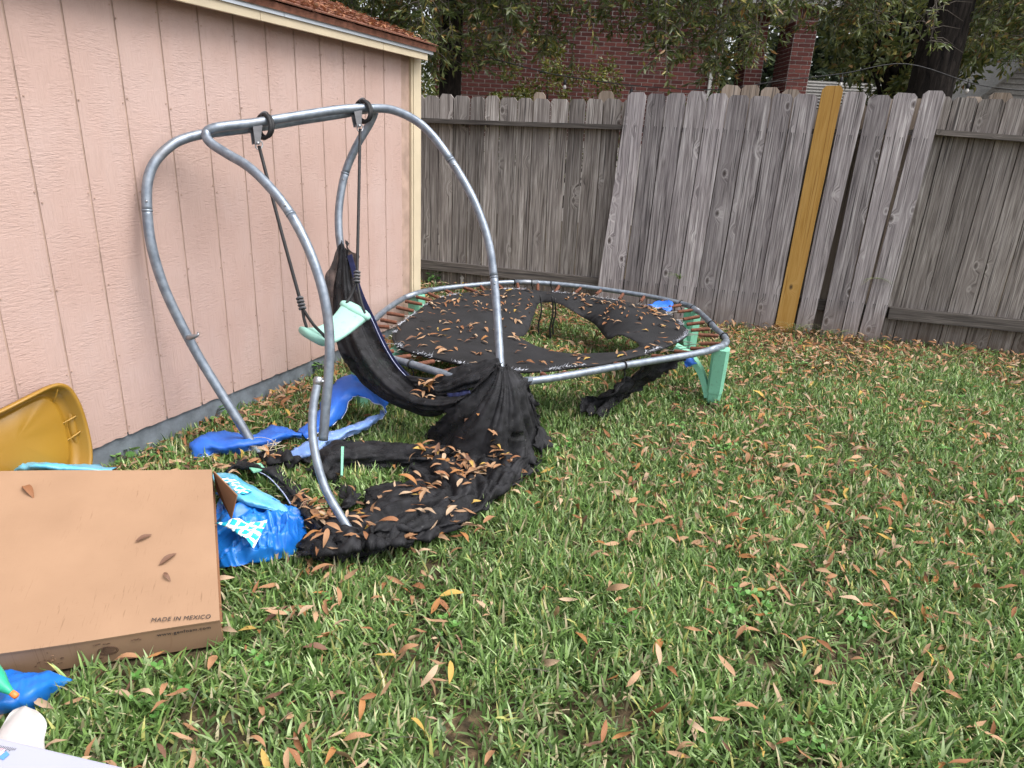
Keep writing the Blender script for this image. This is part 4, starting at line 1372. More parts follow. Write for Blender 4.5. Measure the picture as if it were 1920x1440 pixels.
# cable ties round the ring and straps hanging from it
def ring_at(px, py):
    return min(range(M_), key=lambda q: math.hypot(ring_sm[q].x - px, ring_sm[q].y - py))
for (x, y, _z) in ((0.592, 3.338, 0.34), (-0.513, 3.158, 0.34), (1.215, 4.014, 0.34), (1.231, 4.312, 0.34), (1.242, 4.732, 0.34), (1.201, 4.873, 0.34), (0.127, 5.279, 0.34), (0.277, 5.275, 0.34), (-0.031, 5.239, 0.34)):
    k = ring_at(x, y)
    t = (ring_sm[(k + 1) % M_] - ring_sm[k - 1]).normalized()
    a = Vector((0, 0, 1)); b = t.cross(a).normalized()
    pth = [ring_sm[k] + a * (0.022 * math.cos(w)) + b * (0.022 * math.sin(w)) for w in np.linspace(0, 2 * math.pi, 12, endpoint=False)]
    T(tube('cable_tie', pth, 0.0045, MAT['blackp'], sides=5, closed=True))
    q = ring_sm[k] - a * 0.02
    T(tube('tie_tail', [q, q + Vector((0.012, 0.01, -0.03)), q + Vector((0.006, 0.0, -0.075))], [0.004, 0.0035, 0.002], MAT['blackp'], sides=5, smooth_n=4))
for (a, b) in (((0.173, 4.901, 0.34), (0.196, 5.193, 0)), ((0.258, 4.867, 0.34), (0.298, 5.213, 0)), ((0.277, 4.858, 0.335), (0.317, 5.202, 0.03))):
    a, b = Vector(a), Vector(b)
    b = Vector((a.x + 0.01, a.y - 0.02, b.z + 0.02))
    T(tube('hanging_cord', [a, a.lerp(b, 0.4) + Vector((0.01, 0, 0)), a.lerp(b, 0.7) + Vector((-0.008, 0, 0)), b], 0.0065, MAT['blackp'], sides=5, smooth_n=5))
for rows in ([[(0.93, 4.724, 0.345), (1.054, 4.882, 0.35), (1.113, 4.834, 0.36)], [(0.975, 4.695, 0.335), (1.057, 4.773, 0.34), (1.116, 4.765, 0.345)], [(1.011, 4.644, 0.33), (1.064, 4.681, 0.32), (1.106, 4.731, 0.31)]],
             [[(0.943, 3.663, 0.3), (0.969, 3.647, 0.3), (1.011, 3.674, 0.3)], [(0.954, 3.64, 0.27), (0.982, 3.636, 0.27), (1.015, 3.66, 0.27)], [(0.972, 3.639, 0.24), (0.998, 3.672, 0.24), (1.022, 3.69, 0.245)]]):
    o, _ = cloth('pad_remnant', rows, 10, 10, MAT['blue'], rough=0.012, rscale=22, ragged=0.02)
    T(o)
# torn strip of netting under the front of the ring
o, _ = cloth('torn_netting', [[(0.962, 3.602, 0.32), (0.802, 3.537, 0.32), (0.692, 3.468, 0.3)], [(0.876, 3.545, 0.26), (0.747, 3.57, 0.22), (0.646, 3.566, 0.2)], [(0.793, 3.661, 0.14), (0.642, 3.587, 0.12), (0.529, 3.511, 0.12)], [(0.616, 3.566, 0.05), (0.51, 3.551, 0.05), (0.418, 3.544, 0.07)], [(0.51, 3.396, 0.03), (0.422, 3.384, 0.03), (0.369, 3.452, 0.04)]], 34, 16, MAT['net'],
             fold=lambda u, v: 0.014 * math.sin(v * 17 + u * 3), rough=0.02, rscale=14, ragged=0.03)
T(o)

# ================================================================== swing frame: two bent tubes side by side
frame = empty('tube_swing_stand', (-1.105, 2.738, 0))
tag(frame, 'bent grey steel tube swing stand beside the trampoline', 'swing stand')
def Fr(o):
    return adopt(o, frame)
R_ = 0.0200
archB = [(-0.775, 2.58, 0.182), (-0.766, 2.611, 0.326), (-0.755, 2.644, 0.479), (-0.757, 2.677, 0.629), (-0.786, 2.712, 0.786), (-0.845, 2.756, 0.937), (-0.931, 2.814, 1.07), (-1.031, 2.871, 1.17), (-1.13, 2.919, 1.242), (-1.229, 2.956, 1.287), (-1.307, 2.982, 1.329), (-1.327, 3.011, 1.366), (-1.282, 3.035, 1.389), (-1.166, 3.14, 1.414), (-1.023, 3.281, 1.453), (-0.867, 3.434, 1.493), (-0.748, 3.524, 1.507), (-0.63, 3.543, 1.501), (-0.489, 3.519, 1.435), (-0.352, 3.467, 1.29), (-0.231, 3.404, 1.113), (-0.152, 3.339, 0.935), (-0.114, 3.279, 0.766), (-0.085, 3.19, 0.577), (-0.061, 3.063, 0.403), (-0.051, 2.998, 0.341)]
archA = [(-1.105, 2.736, -0.004), (-1.195, 2.769, 0.146), (-1.29, 2.793, 0.301), (-1.368, 2.803, 0.447), (-1.433, 2.798, 0.612), (-1.477, 2.789, 0.763), (-1.505, 2.792, 0.92), (-1.516, 2.814, 1.056), (-1.514, 2.844, 1.169), (-1.492, 2.883, 1.247), (-1.448, 2.943, 1.31), (-1.404, 2.997, 1.341), (-1.35, 3.046, 1.359), (-1.25, 3.111, 1.379), (-1.179, 3.17, 1.394), (-1.033, 3.311, 1.433), (-0.875, 3.464, 1.473), (-0.795, 3.564, 1.499), (-0.761, 3.672, 1.505), (-0.788, 3.693, 1.444), (-0.857, 3.671, 1.326), (-0.912, 3.645, 1.193), (-0.934, 3.589, 1.037), (-0.927, 3.538, 0.896), (-0.894, 3.483, 0.742), (-0.866, 3.427, 0.588), (-0.863, 3.372, 0.433), (-0.886, 3.342, 0.35)]
def arch(name, pts, cut):
    """a bent tube in swaged sections: cut lists the control points where sections meet"""
    idx = [0] + cut + [len(pts) - 1]
    full = catmull(pts, 8)
    for n_, (a, b) in enumerate(zip(idx, idx[1:])):
        seg = full[a * 8:b * 8 + 1]
        Fr(tube(name, seg, R_, MAT['galv'] , sides=16))
    for c in cut:
        p = full[c * 8]; t = (full[c * 8 + 1] - full[c * 8 - 1]).normalized()
        Fr(tube('joint_ring', [p - t * 0.004, p, p + t * 0.004], R_ + 0.0012, MAT['galv_dark'], sides=16))
        s = t.cross(Vector((0, 0.3, 1))).normalized()
        for off in (0.035,):
            q = p + t * off * (1 if c > len(pts) / 2 else 1)
            vd = (Vector((0, 0, 1.4)) - q).normalized()
            vd = (vd - t * vd.dot(t)).normalized()
            Fr(lathe('bolt', [(0.0045, 0.0), (0.005, 0.002), (0.0035, 0.006)], MAT['steel'], None, 10, q + vd * (R_ - 0.001), vd))
arch('bent_tube', archB, [6, 19, 22])
arch('bent_tube', archA, [7, 21])
# spring clip on the left leg
q = Vector((-1.395, 2.792, 0.535)); Fr(tube('clip', [q, q + Vector((0.022, -0.014, 0.006)), q + Vector((0.05, -0.02, 0.018)), q + Vector((0.045, -0.01, 0.028))], [0.014, 0.011, 0.006, 0.003], MAT['steel'], sides=8, smooth_n=4))
# hanger brackets
hang = []
for (bp, lo) in ((Vector((-1.167, 3.14, 1.401)), Vector((-1.163, 3.115, 1.331))), (Vector((-0.808, 3.481, 1.491)), Vector((-0.799, 3.457, 1.424)))):
    ax = (Vector((-0.867, 3.434, 1.493)) - Vector((-1.166, 3.14, 1.414))).normalized()
    sd = ax.cross(Vector((0, 0, 1))).normalized()
    dn = (lo - bp).normalized()
    for s_ in (-1, 1):
        c = bp + sd * (0.016 * s_)
        w0_, w1_, th = 0.022, 0.011, 0.0018
        L_ = (lo - bp).length + 0.006
        pv = [c - ax * w0_, c + ax * w0_, c + ax * w1_ + dn * L_, c - ax * w1_ + dn * L_]
        vv = [p - sd * th for p in pv] + [p + sd * th for p in pv]
        Fr(mesh_obj('bracket_plate', vv, [(0, 1, 2, 3), (7, 6, 5, 4), (0, 4, 5, 1), (1, 5, 6, 2), (2, 6, 7, 3), (3, 7, 4, 0)], MAT['tape']))
    Fr(lathe('bolt', [(0.004, -0.024), (0.0075, -0.022), (0.0075, 0.022), (0.004, 0.026)], MAT['steel'], None, 10, lo, sd))
    b2 = bp + sd * -0.02 + ax * 0.02
    Fr(lathe('bolt', [(0.008, 0.0), (0.008, 0.006), (0.004, 0.009)], MAT['steel'], None, 12, bp - sd * R_ * 1.0, -sd))
    hang.append((bp, lo, ax, sd, dn))

# ================================================================== swing: ropes and seat
swing = empty('swing', (-0.973, 3.407, 0))
tag(swing, 'faded mint plastic swing seat hanging on two black ropes', 'swing')
def Sw(o):
    return adopt(o, swing)
rope_ends = [Vector((-0.899, 2.794, 0.687)), Vector((-0.734, 3.082, 0.752))]
for i, (bp, lo, ax, sd, dn) in enumerate(hang):
    # steel ring under the bracket
    rc = lo + dn * 0.012 + ax * 0.014
    Sw(tube('ring', [rc + ax * (0.016 * math.cos(w)) + dn * (0.018 * math.sin(w)) for w in np.linspace(0, 2 * math.pi, 18, endpoint=False)], 0.003, MAT['steel'], sides=6, closed=True))
    # rope looped over the beam
    cc_ = bp + ax * 0.035 + dn * 0.008
    rad = 0.052
    for off, rr in ((0.0, 1.0), (0.012, 0.93)):
        pth = [cc_ + ax * off + (dn * math.cos(w) * rad * rr + sd * math.sin(w) * rad * rr) + ax * (0.008 * math.sin(w)) for w in np.linspace(0, 2 * math.pi, 26, endpoint=False)]
        Sw(tube('rope_loop', pth, 0.0085, MAT['blackp'], sides=8, closed=True))
    for k in range(4):
        w0_ = 2.2 + k * 0.28
        c = cc_ + (dn * math.cos(-w0_) + sd * math.sin(-w0_)) * rad + ax * 0.008
        tdir = (dn * math.sin(w0_) * 1 + sd * -math.cos(w0_)).normalized()
        e1 = ax; e2 = tdir.cross(ax).normalized()
        Sw(tube('whipping', [c + e1 * (0.0165 * math.cos(w)) + e2 * (0.0115 * math.sin(w)) for w in np.linspace(0, 2 * math.pi, 12, endpoint=False)], 0.0028, MAT['tape'], sides=5, closed=True))
    top = rc + dn * 0.015
    bot = rope_ends[i]
    mid = top.lerp(bot, 0.5) + Vector((0, 0, -0.004))
    Sw(tube('rope', [top + dn * -0.01, mid, bot], 0.0072, MAT['blackp'], sides=10, smooth_n=8))
    dr = (bot - top).normalized()
    for k in range(4):
        c = bot - dr * (0.045 - k * 0.015)
        e1 = dr.cross(Vector((0, 1, 0))).normalized(); e2 = dr.cross(e1)
        Sw(tube('whipping', [c + e1 * (0.0115 * math.cos(w)) + e2 * (0.0115 * math.sin(w)) for w in np.linspace(0, 2 * math.pi, 12, endpoint=False)], 0.0055, MAT['tape'], sides=6, closed=True))
# seat: dished board with waisted middle and rounded cross ends
sA, sB = Vector((-0.851, 2.712, 0.58)), Vector((-0.721, 3.04, 0.633))
la = (sB - sA); SL = la.length; la.normalize()
wa = la.cross(Vector((0, 0, 1))).normalized()            # across the seat
ua = wa.cross(la).normalized()
if ua.z < 0: ua = -ua
# the seat tips towards the camera side
ua = (ua + wa * 0.38 * (1 if wa.y < 0 else -1)).normalized(); wa = la.cross(ua).normalized()
prof_u = np.linspace(0, 1, 25)
v, f = [], []
NS = 20
for u in prof_u:
    c = sA + la * (SL * u) - ua * (0.055 * math.sin(math.pi * u) - 0.012)
    w = 0.075 - 0.018 * math.sin(math.pi * u)
    endr = math.sqrt(max(0.0, 1 - max(0, abs(u - 0.5) * 2 - 0.86) ** 2 / 0.14 ** 2)) if abs(u - 0.5) * 2 > 0.86 else 1.0
    w *= 0.25 + 0.75 * endr
    h = (0.016 + 0.012 * (abs(u - 0.5) * 2) ** 3) * (0.3 + 0.7 * endr)
    for k in range(NS):
        a = 2 * math.pi * k / NS
        ca, sa = math.cos(a), math.sin(a)
        v.append(c + wa * (w * math.copysign(abs(ca) ** 0.55, ca)) + ua * (h * math.copysign(abs(sa) ** 0.7, sa)))
for i in range(len(prof_u) - 1):
    for k in range(NS):
        f.append((i * NS + k, i * NS + (k + 1) % NS, (i + 1) * NS + (k + 1) % NS, (i + 1) * NS + k))
f += [tuple(reversed(range(NS))), tuple((len(prof_u) - 1) * NS + k for k in range(NS))]
seat = mesh_obj('seat', v, f, MAT['mint_seat'], smooth=True)
Sw(seat)
for u_, wr in ((0.93, 0.080),):
    c = sA + la * (SL * u_) - ua * (0.055 * math.sin(math.pi * u_) - 0.016)
    v, f = [], []
    for i in range(13):
        th_ = math.pi * i / 12
        for k in range(16):
            a = 2 * math.pi * k / 16
            v.append(c + wa * (wr * math.cos(th_)) + (la * math.cos(a) * 0.028 + ua * math.sin(a) * 0.023) * max(0.02, math.sin(th_) ** 0.6))
    for i in range(12):
        for k in range(16):
            f.append((i * 16 + k, i * 16 + (k + 1) % 16, i * 16 + 16 + (k + 1) % 16, i * 16 + 16 + k))
    Sw(mesh_obj('end_roll', v, f, MAT['mint_seat'], smooth=True))
for i, u in ((0, 0.10), (1, 0.92)):
    c = sA + la * (SL * u) + ua * 0.012
    for s_ in (-1, 1):
        e_ = c + wa * (0.048 * s_)
        Sw(tube('rope_leg', [rope_ends[i], rope_ends[i].lerp(e_, 0.5) + Vector((0, 0, -0.006)), e_ + ua * 0.01, e_ - ua * 0.006], 0.0066, MAT['blackp'], sides=8, smooth_n=5))

# loose curved tube leaning in the netting
lt = empty('loose_tube', (-0.536, 2.101, 0.03))
tag(lt, 'loose curved grey tube with capped end standing in the black netting', 'tube')
pth = [(-0.7, 2.307, 0.545), (-0.707, 2.258, 0.469), (-0.7, 2.208, 0.387), (-0.676, 2.158, 0.308), (-0.635, 2.11, 0.219), (-0.577, 2.071, 0.139), (-0.518, 2.04, 0.068)]
adopt(tube('bent_tube', pth, 0.0150, MAT['galv'], sides=16, smooth_n=8), lt)
q = Vector(pth[0])
adopt(lathe('end_cap', [(0.004, -0.018), (0.017, -0.016), (0.0175, 0.010), (0.012, 0.014), (0.004, 0.015)], MAT['steel'], None, 14, q, (Vector(pth[0]) - Vector(pth[1]))), lt)
adopt(lathe('bolt', [(0.004, -0.024), (0.007, -0.02), (0.007, 0.02), (0.004, 0.026)], MAT['steel'], None, 8, q, (1, -0.5, 0.1)), lt)

# ================================================================== collapsed black safety netting
net = empty('safety_net', (-0.234, 2.895, 0))
tag(net, 'black safety netting sagging from the swing stand and heaped on the grass', 'netting')
def Nt(o):
    return adopt(o, net)
def gfl(x, y):
    return gz(x, y) + 0.022
net_grids = []
def cr(x):
    return abs(math.sin(x)) - 0.5
def pleat(n, amp, ph=0.0, skew=2.0):
    return lambda u, v: amp * (0.6 * math.sin(v * n + ph + skew * u) + 0.4 * math.sin(v * n * 2.3 + 1.7 * ph + u * 4))
# swag between the two poles
rowsS = [
 [(-0.903, 3.497, 0.87), (-0.886, 3.47, 0.853), (-0.861, 3.441, 0.832)],
 [(-0.927, 3.405, 0.645), (-0.863, 3.347, 0.661), (-0.799, 3.383, 0.643)],
 [(-0.912, 3.322, 0.472), (-0.819, 3.256, 0.495), (-0.72, 3.315, 0.512)],
 [(-0.865, 3.258, 0.353), (-0.74, 3.16, 0.376), (-0.648, 3.253, 0.4)],
 [(-0.774, 3.178, 0.25), (-0.636, 3.073, 0.283), (-0.563, 3.189, 0.308)],
 [(-0.664, 3.112, 0.184), (-0.51, 2.981, 0.234), (-0.454, 3.115, 0.25)],
 [(-0.52, 3.034, 0.145), (-0.368, 2.908, 0.236), (-0.316, 3.037, 0.242)],
 [(-0.355, 2.953, 0.154), (-0.236, 2.85, 0.281), (-0.197, 2.977, 0.28)],
 [(-0.206, 2.931, 0.27), (-0.143, 2.858, 0.365), (-0.119, 2.95, 0.354)],
 [(-0.077, 2.979, 0.404), (-0.062, 2.928, 0.439), (-0.051, 2.96, 0.442)]]
o, g_ = cloth('net_sheet', rowsS, 90, 40, MAT['net'], fold=lambda u, v: 0.030 * math.sin(math.pi * min(1, u * 1.1 + 0.06)) * (cr(v * 7.5 + 1.6 * u) + 0.6 * cr(v * 15 + 1 - 3 * u) + 0.3 * cr(v * 31 + 4 * u)), rough=0.006, rscale=9)
Nt(o); net_grids.append(g_)
# second lobe behind it, caught over the ring
rowsS2 = [
 [(-0.514, 3.081, 0.306), (-0.471, 3.05, 0.278), (-0.442, 3.029, 0.247)],
 [(-0.354, 3.033, 0.318), (-0.328, 2.983, 0.297), (-0.315, 2.961, 0.266)],
 [(-0.279, 3.03, 0.37), (-0.241, 2.948, 0.348), (-0.214, 2.924, 0.311)],
 [(-0.166, 3.014, 0.413), (-0.136, 2.931, 0.391), (-0.109, 2.917, 0.351)],
 [(-0.067, 2.994, 0.446), (-0.059, 2.968, 0.434), (-0.047, 2.941, 0.418)]]
o, g_ = cloth('net_sheet', rowsS2, 40, 20, MAT['net'], fold=pleat(11, 0.008), rough=0.008, rscale=12, seed=4)
Nt(o); net_grids.append(g_)
# zip tape along the upper hem
zp = [(-0.844, 3.403, 0.817), (-0.78, 3.324, 0.656), (-0.705, 3.267, 0.525), (-0.633, 3.204, 0.41), (-0.549, 3.14, 0.319), (-0.441, 3.057, 0.267), (-0.307, 2.981, 0.262), (-0.193, 2.92, 0.301)]
zc = catmull(zp, 8)
zv, zf = [], []
for i, p in enumerate(zc):
    t = (zc[min(i + 1, len(zc) - 1)] - zc[max(i - 1, 0)]).normalized()
    sd = t.cross(Vector((0, 1, 0.3))).normalized() * 0.013
    zv += [p - sd, p + sd, p + sd + Vector((0, 0.006, 0)), p - sd + Vector((0, 0.006, 0))]
for i in range(len(zc) - 1):
    for k in range(4):
        zf.append((i * 4 + k, i * 4 + (k + 1) % 4, i * 4 + 4 + (k + 1) % 4, i * 4 + 4 + k))
Nt(mesh_obj('zip_tape', zv, zf, MAT['trim'], smooth=False))
Nt(tube('zip_teeth', [p + Vector((0, -0.006, 0)) for p in zc[14:]], 0.0018, MAT['zipline'], sides=5))
o, _ = cloth('blue_hem', [[(-0.296, 2.916, 0.289), (-0.239, 2.881, 0.31), (-0.185, 2.857, 0.33)], [(-0.284, 2.902, 0.279), (-0.233, 2.866, 0.298), (-0.181, 2.843, 0.323)]], 8, 20, MAT['trim'], fold=pleat(20, 0.004), rough=0.004)
Nt(o)
# sheer flags at the top of the left pole
o, _ = cloth('sheer_net', [[(-0.904, 3.499, 0.875), (-0.908, 3.494, 0.862), (-0.921, 3.487, 0.843)], [(-0.898, 3.452, 0.774), (-0.925, 3.45, 0.768), (-0.951, 3.442, 0.746)], [(-0.906, 3.405, 0.674), (-0.942, 3.419, 0.683), (-0.978, 3.423, 0.694)], [(-0.901, 3.369, 0.572), (-0.928, 3.376, 0.563), (-0.966, 3.389, 0.57)], [(-0.887, 3.318, 0.461), (-0.912, 3.332, 0.47), (-0.943, 3.35, 0.491)]], 26, 12, MAT['sheer'], fold=pleat(9, 0.006), rough=0.006, rscale=16)
Nt(o)
o, _ = cloth('sheer_net', [[(-0.883, 3.47, 0.885), (-0.876, 3.464, 0.868), (-0.873, 3.458, 0.85)], [(-0.853, 3.444, 0.842), (-0.849, 3.434, 0.812), (-0.85, 3.423, 0.782)], [(-0.801, 3.424, 0.816), (-0.802, 3.415, 0.791), (-0.816, 3.4, 0.747)]], 14, 12, MAT['sheer'], rough=0.008, rscale=18, ragged=0.02)
Nt(o)
# fan falling from the right pole to the grass
def fan_row(p):
    return p
rowsF = [
 [(-0.071, 2.968, 0.433), (-0.062, 2.917, 0.44), (-0.052, 2.906, 0.437), (-0.042, 2.906, 0.438), (-0.035, 2.916, 0.437), (-0.029, 2.937, 0.436), (-0.022, 2.958, 0.434)],
 [(-0.157, 2.913, 0.339), (-0.106, 2.842, 0.348), (-0.061, 2.808, 0.342), (-0.025, 2.796, 0.339), (0.002, 2.818, 0.342), (0.032, 2.874, 0.348), (0.06, 2.953, 0.363)],
 [(-0.273, 2.871, 0.224), (-0.181, 2.787, 0.225), (-0.096, 2.743, 0.222), (-0.025, 2.731, 0.219), (0.027, 2.786, 0.224), (0.067, 2.877, 0.24), (0.09, 2.973, 0.27)],
 [(-0.398, 2.997, 0.05), (-0.285, 2.845, 0.07), (-0.149, 2.717, 0.09), (-0.031, 2.71, 0.1), (0.05, 2.803, 0.1), (0.111, 2.927, 0.12), (0.117, 3.001, 0.16)],
 [(-0.357, 2.916, 0.025), (-0.263, 2.812, 0.025), (-0.133, 2.683, 0.03), (-0.015, 2.645, 0.03), (0.078, 2.716, 0.03), (0.145, 2.877, 0.03), (0.163, 3.029, 0.05)]]
o, g_ = cloth('net_sheet', rowsF, 60, 110, MAT['net'], fold=lambda u, v: (0.006 + 0.050 * u) * (0.9 * cr(v * 15.5 + 0.8 * math.sin(3 * u)) + 0.7 * cr(v * 8 + 2 + u) + 0.35 * cr(v * 34 + 3 * u)), rough=0.005, rscale=10, floor=gfl, ragged=0.03)
Nt(o); net_grids.append(g_)
o, _ = cloth('sheer_net', [[(0.061, 2.972, 0.356), (0.079, 2.967, 0.343), (0.077, 2.958, 0.288)], [(0.079, 2.942, 0.242), (0.102, 2.947, 0.227), (0.113, 2.935, 0.165)], [(0.115, 2.945, 0.134), (0.145, 2.954, 0.099), (0.147, 2.948, 0.024)], [(0.133, 2.841, 0.06), (0.158, 2.837, 0.05), (0.124, 2.666, 0.04)]], 30, 14, MAT['sheer'], fold=pleat(12, 0.012), rough=0.014, rscale=14, ragged=0.03, seed=2)
Nt(o)
# broad trail over the lawn towards the box
def G2(p, dz=0.0):
    return (p[0], p[1], p[2] + dz)
rowsT = [
 [(-0.346, 2.889, 0.03), (-0.252, 2.817, 0.05), (-0.125, 2.738, 0.05), (0.018, 2.712, 0.05), (0.115, 2.817, 0.03), (0.147, 2.91, 0.02)],
 [(-0.454, 2.709, 0.03), (-0.314, 2.624, 0.07), (-0.184, 2.588, 0.05), (-0.046, 2.535, 0.06), (0.054, 2.585, 0.05), (0.095, 2.702, 0.02)],
 [(-0.398, 2.531, 0.03), (-0.305, 2.471, 0.06), (-0.186, 2.353, 0.09), (-0.104, 2.394, 0.06), (-0.052, 2.409, 0.05), (-0.025, 2.483, 0.02)],
 [(-0.512, 2.436, 0.05), (-0.374, 2.286, 0.1), (-0.258, 2.258, 0.07), (-0.154, 2.214, 0.09), (-0.126, 2.254, 0.05), (-0.116, 2.329, 0.02)],
 [(-0.56, 2.267, 0.04), (-0.45, 2.157, 0.08), (-0.36, 2.086, 0.1), (-0.282, 2.14, 0.06), (-0.215, 2.145, 0.05), (-0.192, 2.213, 0.02)],
 [(-0.641, 2.177, 0.05), (-0.539, 2.044, 0.1), (-0.473, 2.037, 0.07), (-0.389, 1.987, 0.09), (-0.338, 2.062, 0.04), (-0.315, 2.123, 0.02)],
 [(-0.701, 2.079, 0.03), (-0.618, 1.992, 0.08), (-0.535, 1.92, 0.1), (-0.486, 1.97, 0.06), (-0.439, 2.003, 0.03), (-0.417, 2.032, 0.02)],
 [(-0.75, 2.022, 0.02), (-0.685, 1.97, 0.05), (-0.614, 1.942, 0.06), (-0.547, 1.959, 0.04), (-0.507, 1.98, 0.02), (-0.483, 1.994, 0.02)]]
def trail_fold(u, v):
    w = math.sin(math.pi * v) ** 0.6
    a = 0.55 + 0.45 * mnoise.noise(Vector((u * 7, v * 3, 2.0)))
    return w * (0.062 * a * cr(v * 9 + 1.6 * math.sin(u * 7 + 1) + u * 3) + 0.034 * cr(v * 19 + 2.2 * math.sin(u * 11 + v * 3) - u * 6) + 0.016 * cr(v * 41 + 3 * math.sin(u * 13)) + 0.020 * cr(u * 24 + 5 * v + math.sin(v * 9))) + 0.006
o, g_ = cloth('net_sheet', rowsT, 170, 90, MAT['net'], fold=trail_fold, rough=0.009, rscale=8, floor=gfl, ragged=0.05, seed=1)
Nt(o); net_grids.append(g_)
# narrower strands
rowsU = [
 [(-0.307, 2.872, 0.04), (-0.278, 2.712, 0.08), (-0.265, 2.709, 0.03)],
 [(-0.459, 2.889, 0.04), (-0.415, 2.686, 0.09), (-0.4, 2.663, 0.03)],
 [(-0.602, 2.917, 0.03), (-0.544, 2.692, 0.08), (-0.546, 2.637, 0.03)],
 [(-0.728, 2.92, 0.03), (-0.66, 2.668, 0.09), (-0.668, 2.633, 0.03)],
 [(-0.823, 2.927, 0.03), (-0.722, 2.588, 0.12), (-0.7, 2.56, 0.04)],
 [(-0.87, 2.826, 0.03), (-0.754, 2.524, 0.1), (-0.702, 2.498, 0.03)],
 [(-0.866, 2.662, 0.02), (-0.776, 2.499, 0.05), (-0.735, 2.481, 0.02)]]
o, g_ = cloth('net_sheet', rowsU, 80, 32, MAT['net'], fold=lambda u, v: math.sin(math.pi * v) * (0.034 * cr(v * 10 + u * 3) + 0.018 * cr(v * 23 + 2 * math.sin(u * 9)) + 0.012 * cr(u * 20 + v * 4)), rough=0.008, rscale=11, floor=gfl, ragged=0.04, seed=6)
Nt(o); net_grids.append(g_)
rowsV = [
 [(-1.186, 2.526, 0.03), (-1.15, 2.481, 0.07), (-1.181, 2.591, 0.03)],
 [(-1.12, 2.553, 0.04), (-1.089, 2.516, 0.08), (-1.131, 2.663, 0.03)],
 [(-1.006, 2.522, 0.03), (-0.975, 2.491, 0.07), (-1.011, 2.625, 0.03)],
 [(-0.886, 2.389, 0.03), (-0.86, 2.38, 0.06), (-0.881, 2.493, 0.03)],
 [(-0.79, 2.246, 0.03), (-0.756, 2.22, 0.07), (-0.765, 2.338, 0.03)],
 [(-0.683, 2.115, 0.03), (-0.655, 2.089, 0.07), (-0.661, 2.209, 0.03)]]
o, g_ = cloth('net_sheet', rowsV, 60, 16, MAT['net'], fold=pleat(14, 0.008), rough=0.015, rscale=14, floor=gfl, seed=8)
Nt(o); net_grids.append(g_)
Nt(tube('zip_teeth', [(-1.065, 2.52, 0.06), (-0.982, 2.472, 0.06), (-0.882, 2.356, 0.06), (-0.815, 2.259, 0.06)], 0.0025, MAT['zipline'], sides=5, smooth_n=8))
rowsX = [
 [(-1.119, 2.654, 0.02), (-1.073, 2.661, 0.05), (-1.043, 2.77, 0.02)],
 [(-1.031, 2.602, 0.02), (-0.97, 2.6, 0.07), (-0.946, 2.77, 0.02)],
 [(-0.943, 2.612, 0.02), (-0.873, 2.616, 0.06), (-0.85, 2.77, 0.02)]]
o, g_ = cloth('net_sheet', rowsX, 26, 22, MAT['net'], fold=lambda u, v: 0.04 * cr(v * 9 + u * 4) + 0.02 * cr(u * 13 + 6 * v), rough=0.012, rscale=14, floor=gfl, ragged=0.04, seed=9)
Nt(o); net_grids.append(g_)
rowsY = [
 [(-0.694, 2.518, 0.02), (-0.635, 2.436, 0.05), (-0.61, 2.481, 0.02)],
 [(-0.658, 2.409, 0.02), (-0.606, 2.324, 0.07), (-0.588, 2.425, 0.02)],
 [(-0.636, 2.306, 0.02), (-0.597, 2.278, 0.05), (-0.584, 2.352, 0.02)]]
o, g_ = cloth('net_sheet', rowsY, 16, 16, MAT['net'], fold=pleat(15, 0.008), rough=0.02, rscale=18, floor=gfl, ragged=0.03, seed=12)
Nt(o)

# ================================================================== torn blue pad covers
def strip(label, rows, mat, nu=40, nv=10, rough=0.012, seed=0, zlift=0.0):
    c = rows[len(rows) // 2][1]
    e = empty('pad_cover', (c[0], c[1], 0))
    tag(e, label, 'pad cover')
    o, g_ = cloth('vinyl_strip', rows, nu, nv, mat, rough=rough, rscale=10, ragged=0.012, seed=seed, floor=lambda x, y: gz(x, y) + 0.02)
    adopt(o, e)
    # pale torn hem
    hem = [r[-1] for r in g_]
    adopt(tube('torn_hem', [p + Vector((0, 0, 0.002)) for p in hem], 0.0022, MAT['fray'], sides=4), e)
    return e
strip('royal blue vinyl strip lying along the shed slab', [
 [(-1.412, 2.72, 0.07), (-1.39, 2.683, 0.05), (-1.353, 2.628, 0.03)],
 [(-1.378, 2.806, 0.08), (-1.304, 2.679, 0.09), (-1.29, 2.677, 0.04)],
 [(-1.306, 2.861, 0.06), (-1.209, 2.69, 0.09), (-1.198, 2.71, 0.04)],
 [(-1.2, 2.874, 0.06), (-1.13, 2.744, 0.08), (-1.117, 2.753, 0.04)],
 [(-1.129, 2.922, 0.07), (-1.063, 2.788, 0.09), (-1.049, 2.808, 0.05)],
 [(-1.067, 2.959, 0.06), (-1.013, 2.852, 0.08), (-0.998, 2.877, 0.04)],
 [(-1, 2.944, 0.04), (-0.978, 2.9, 0.05), (-0.962, 2.903, 0.03)]], MAT['blue'], rough=0.016)
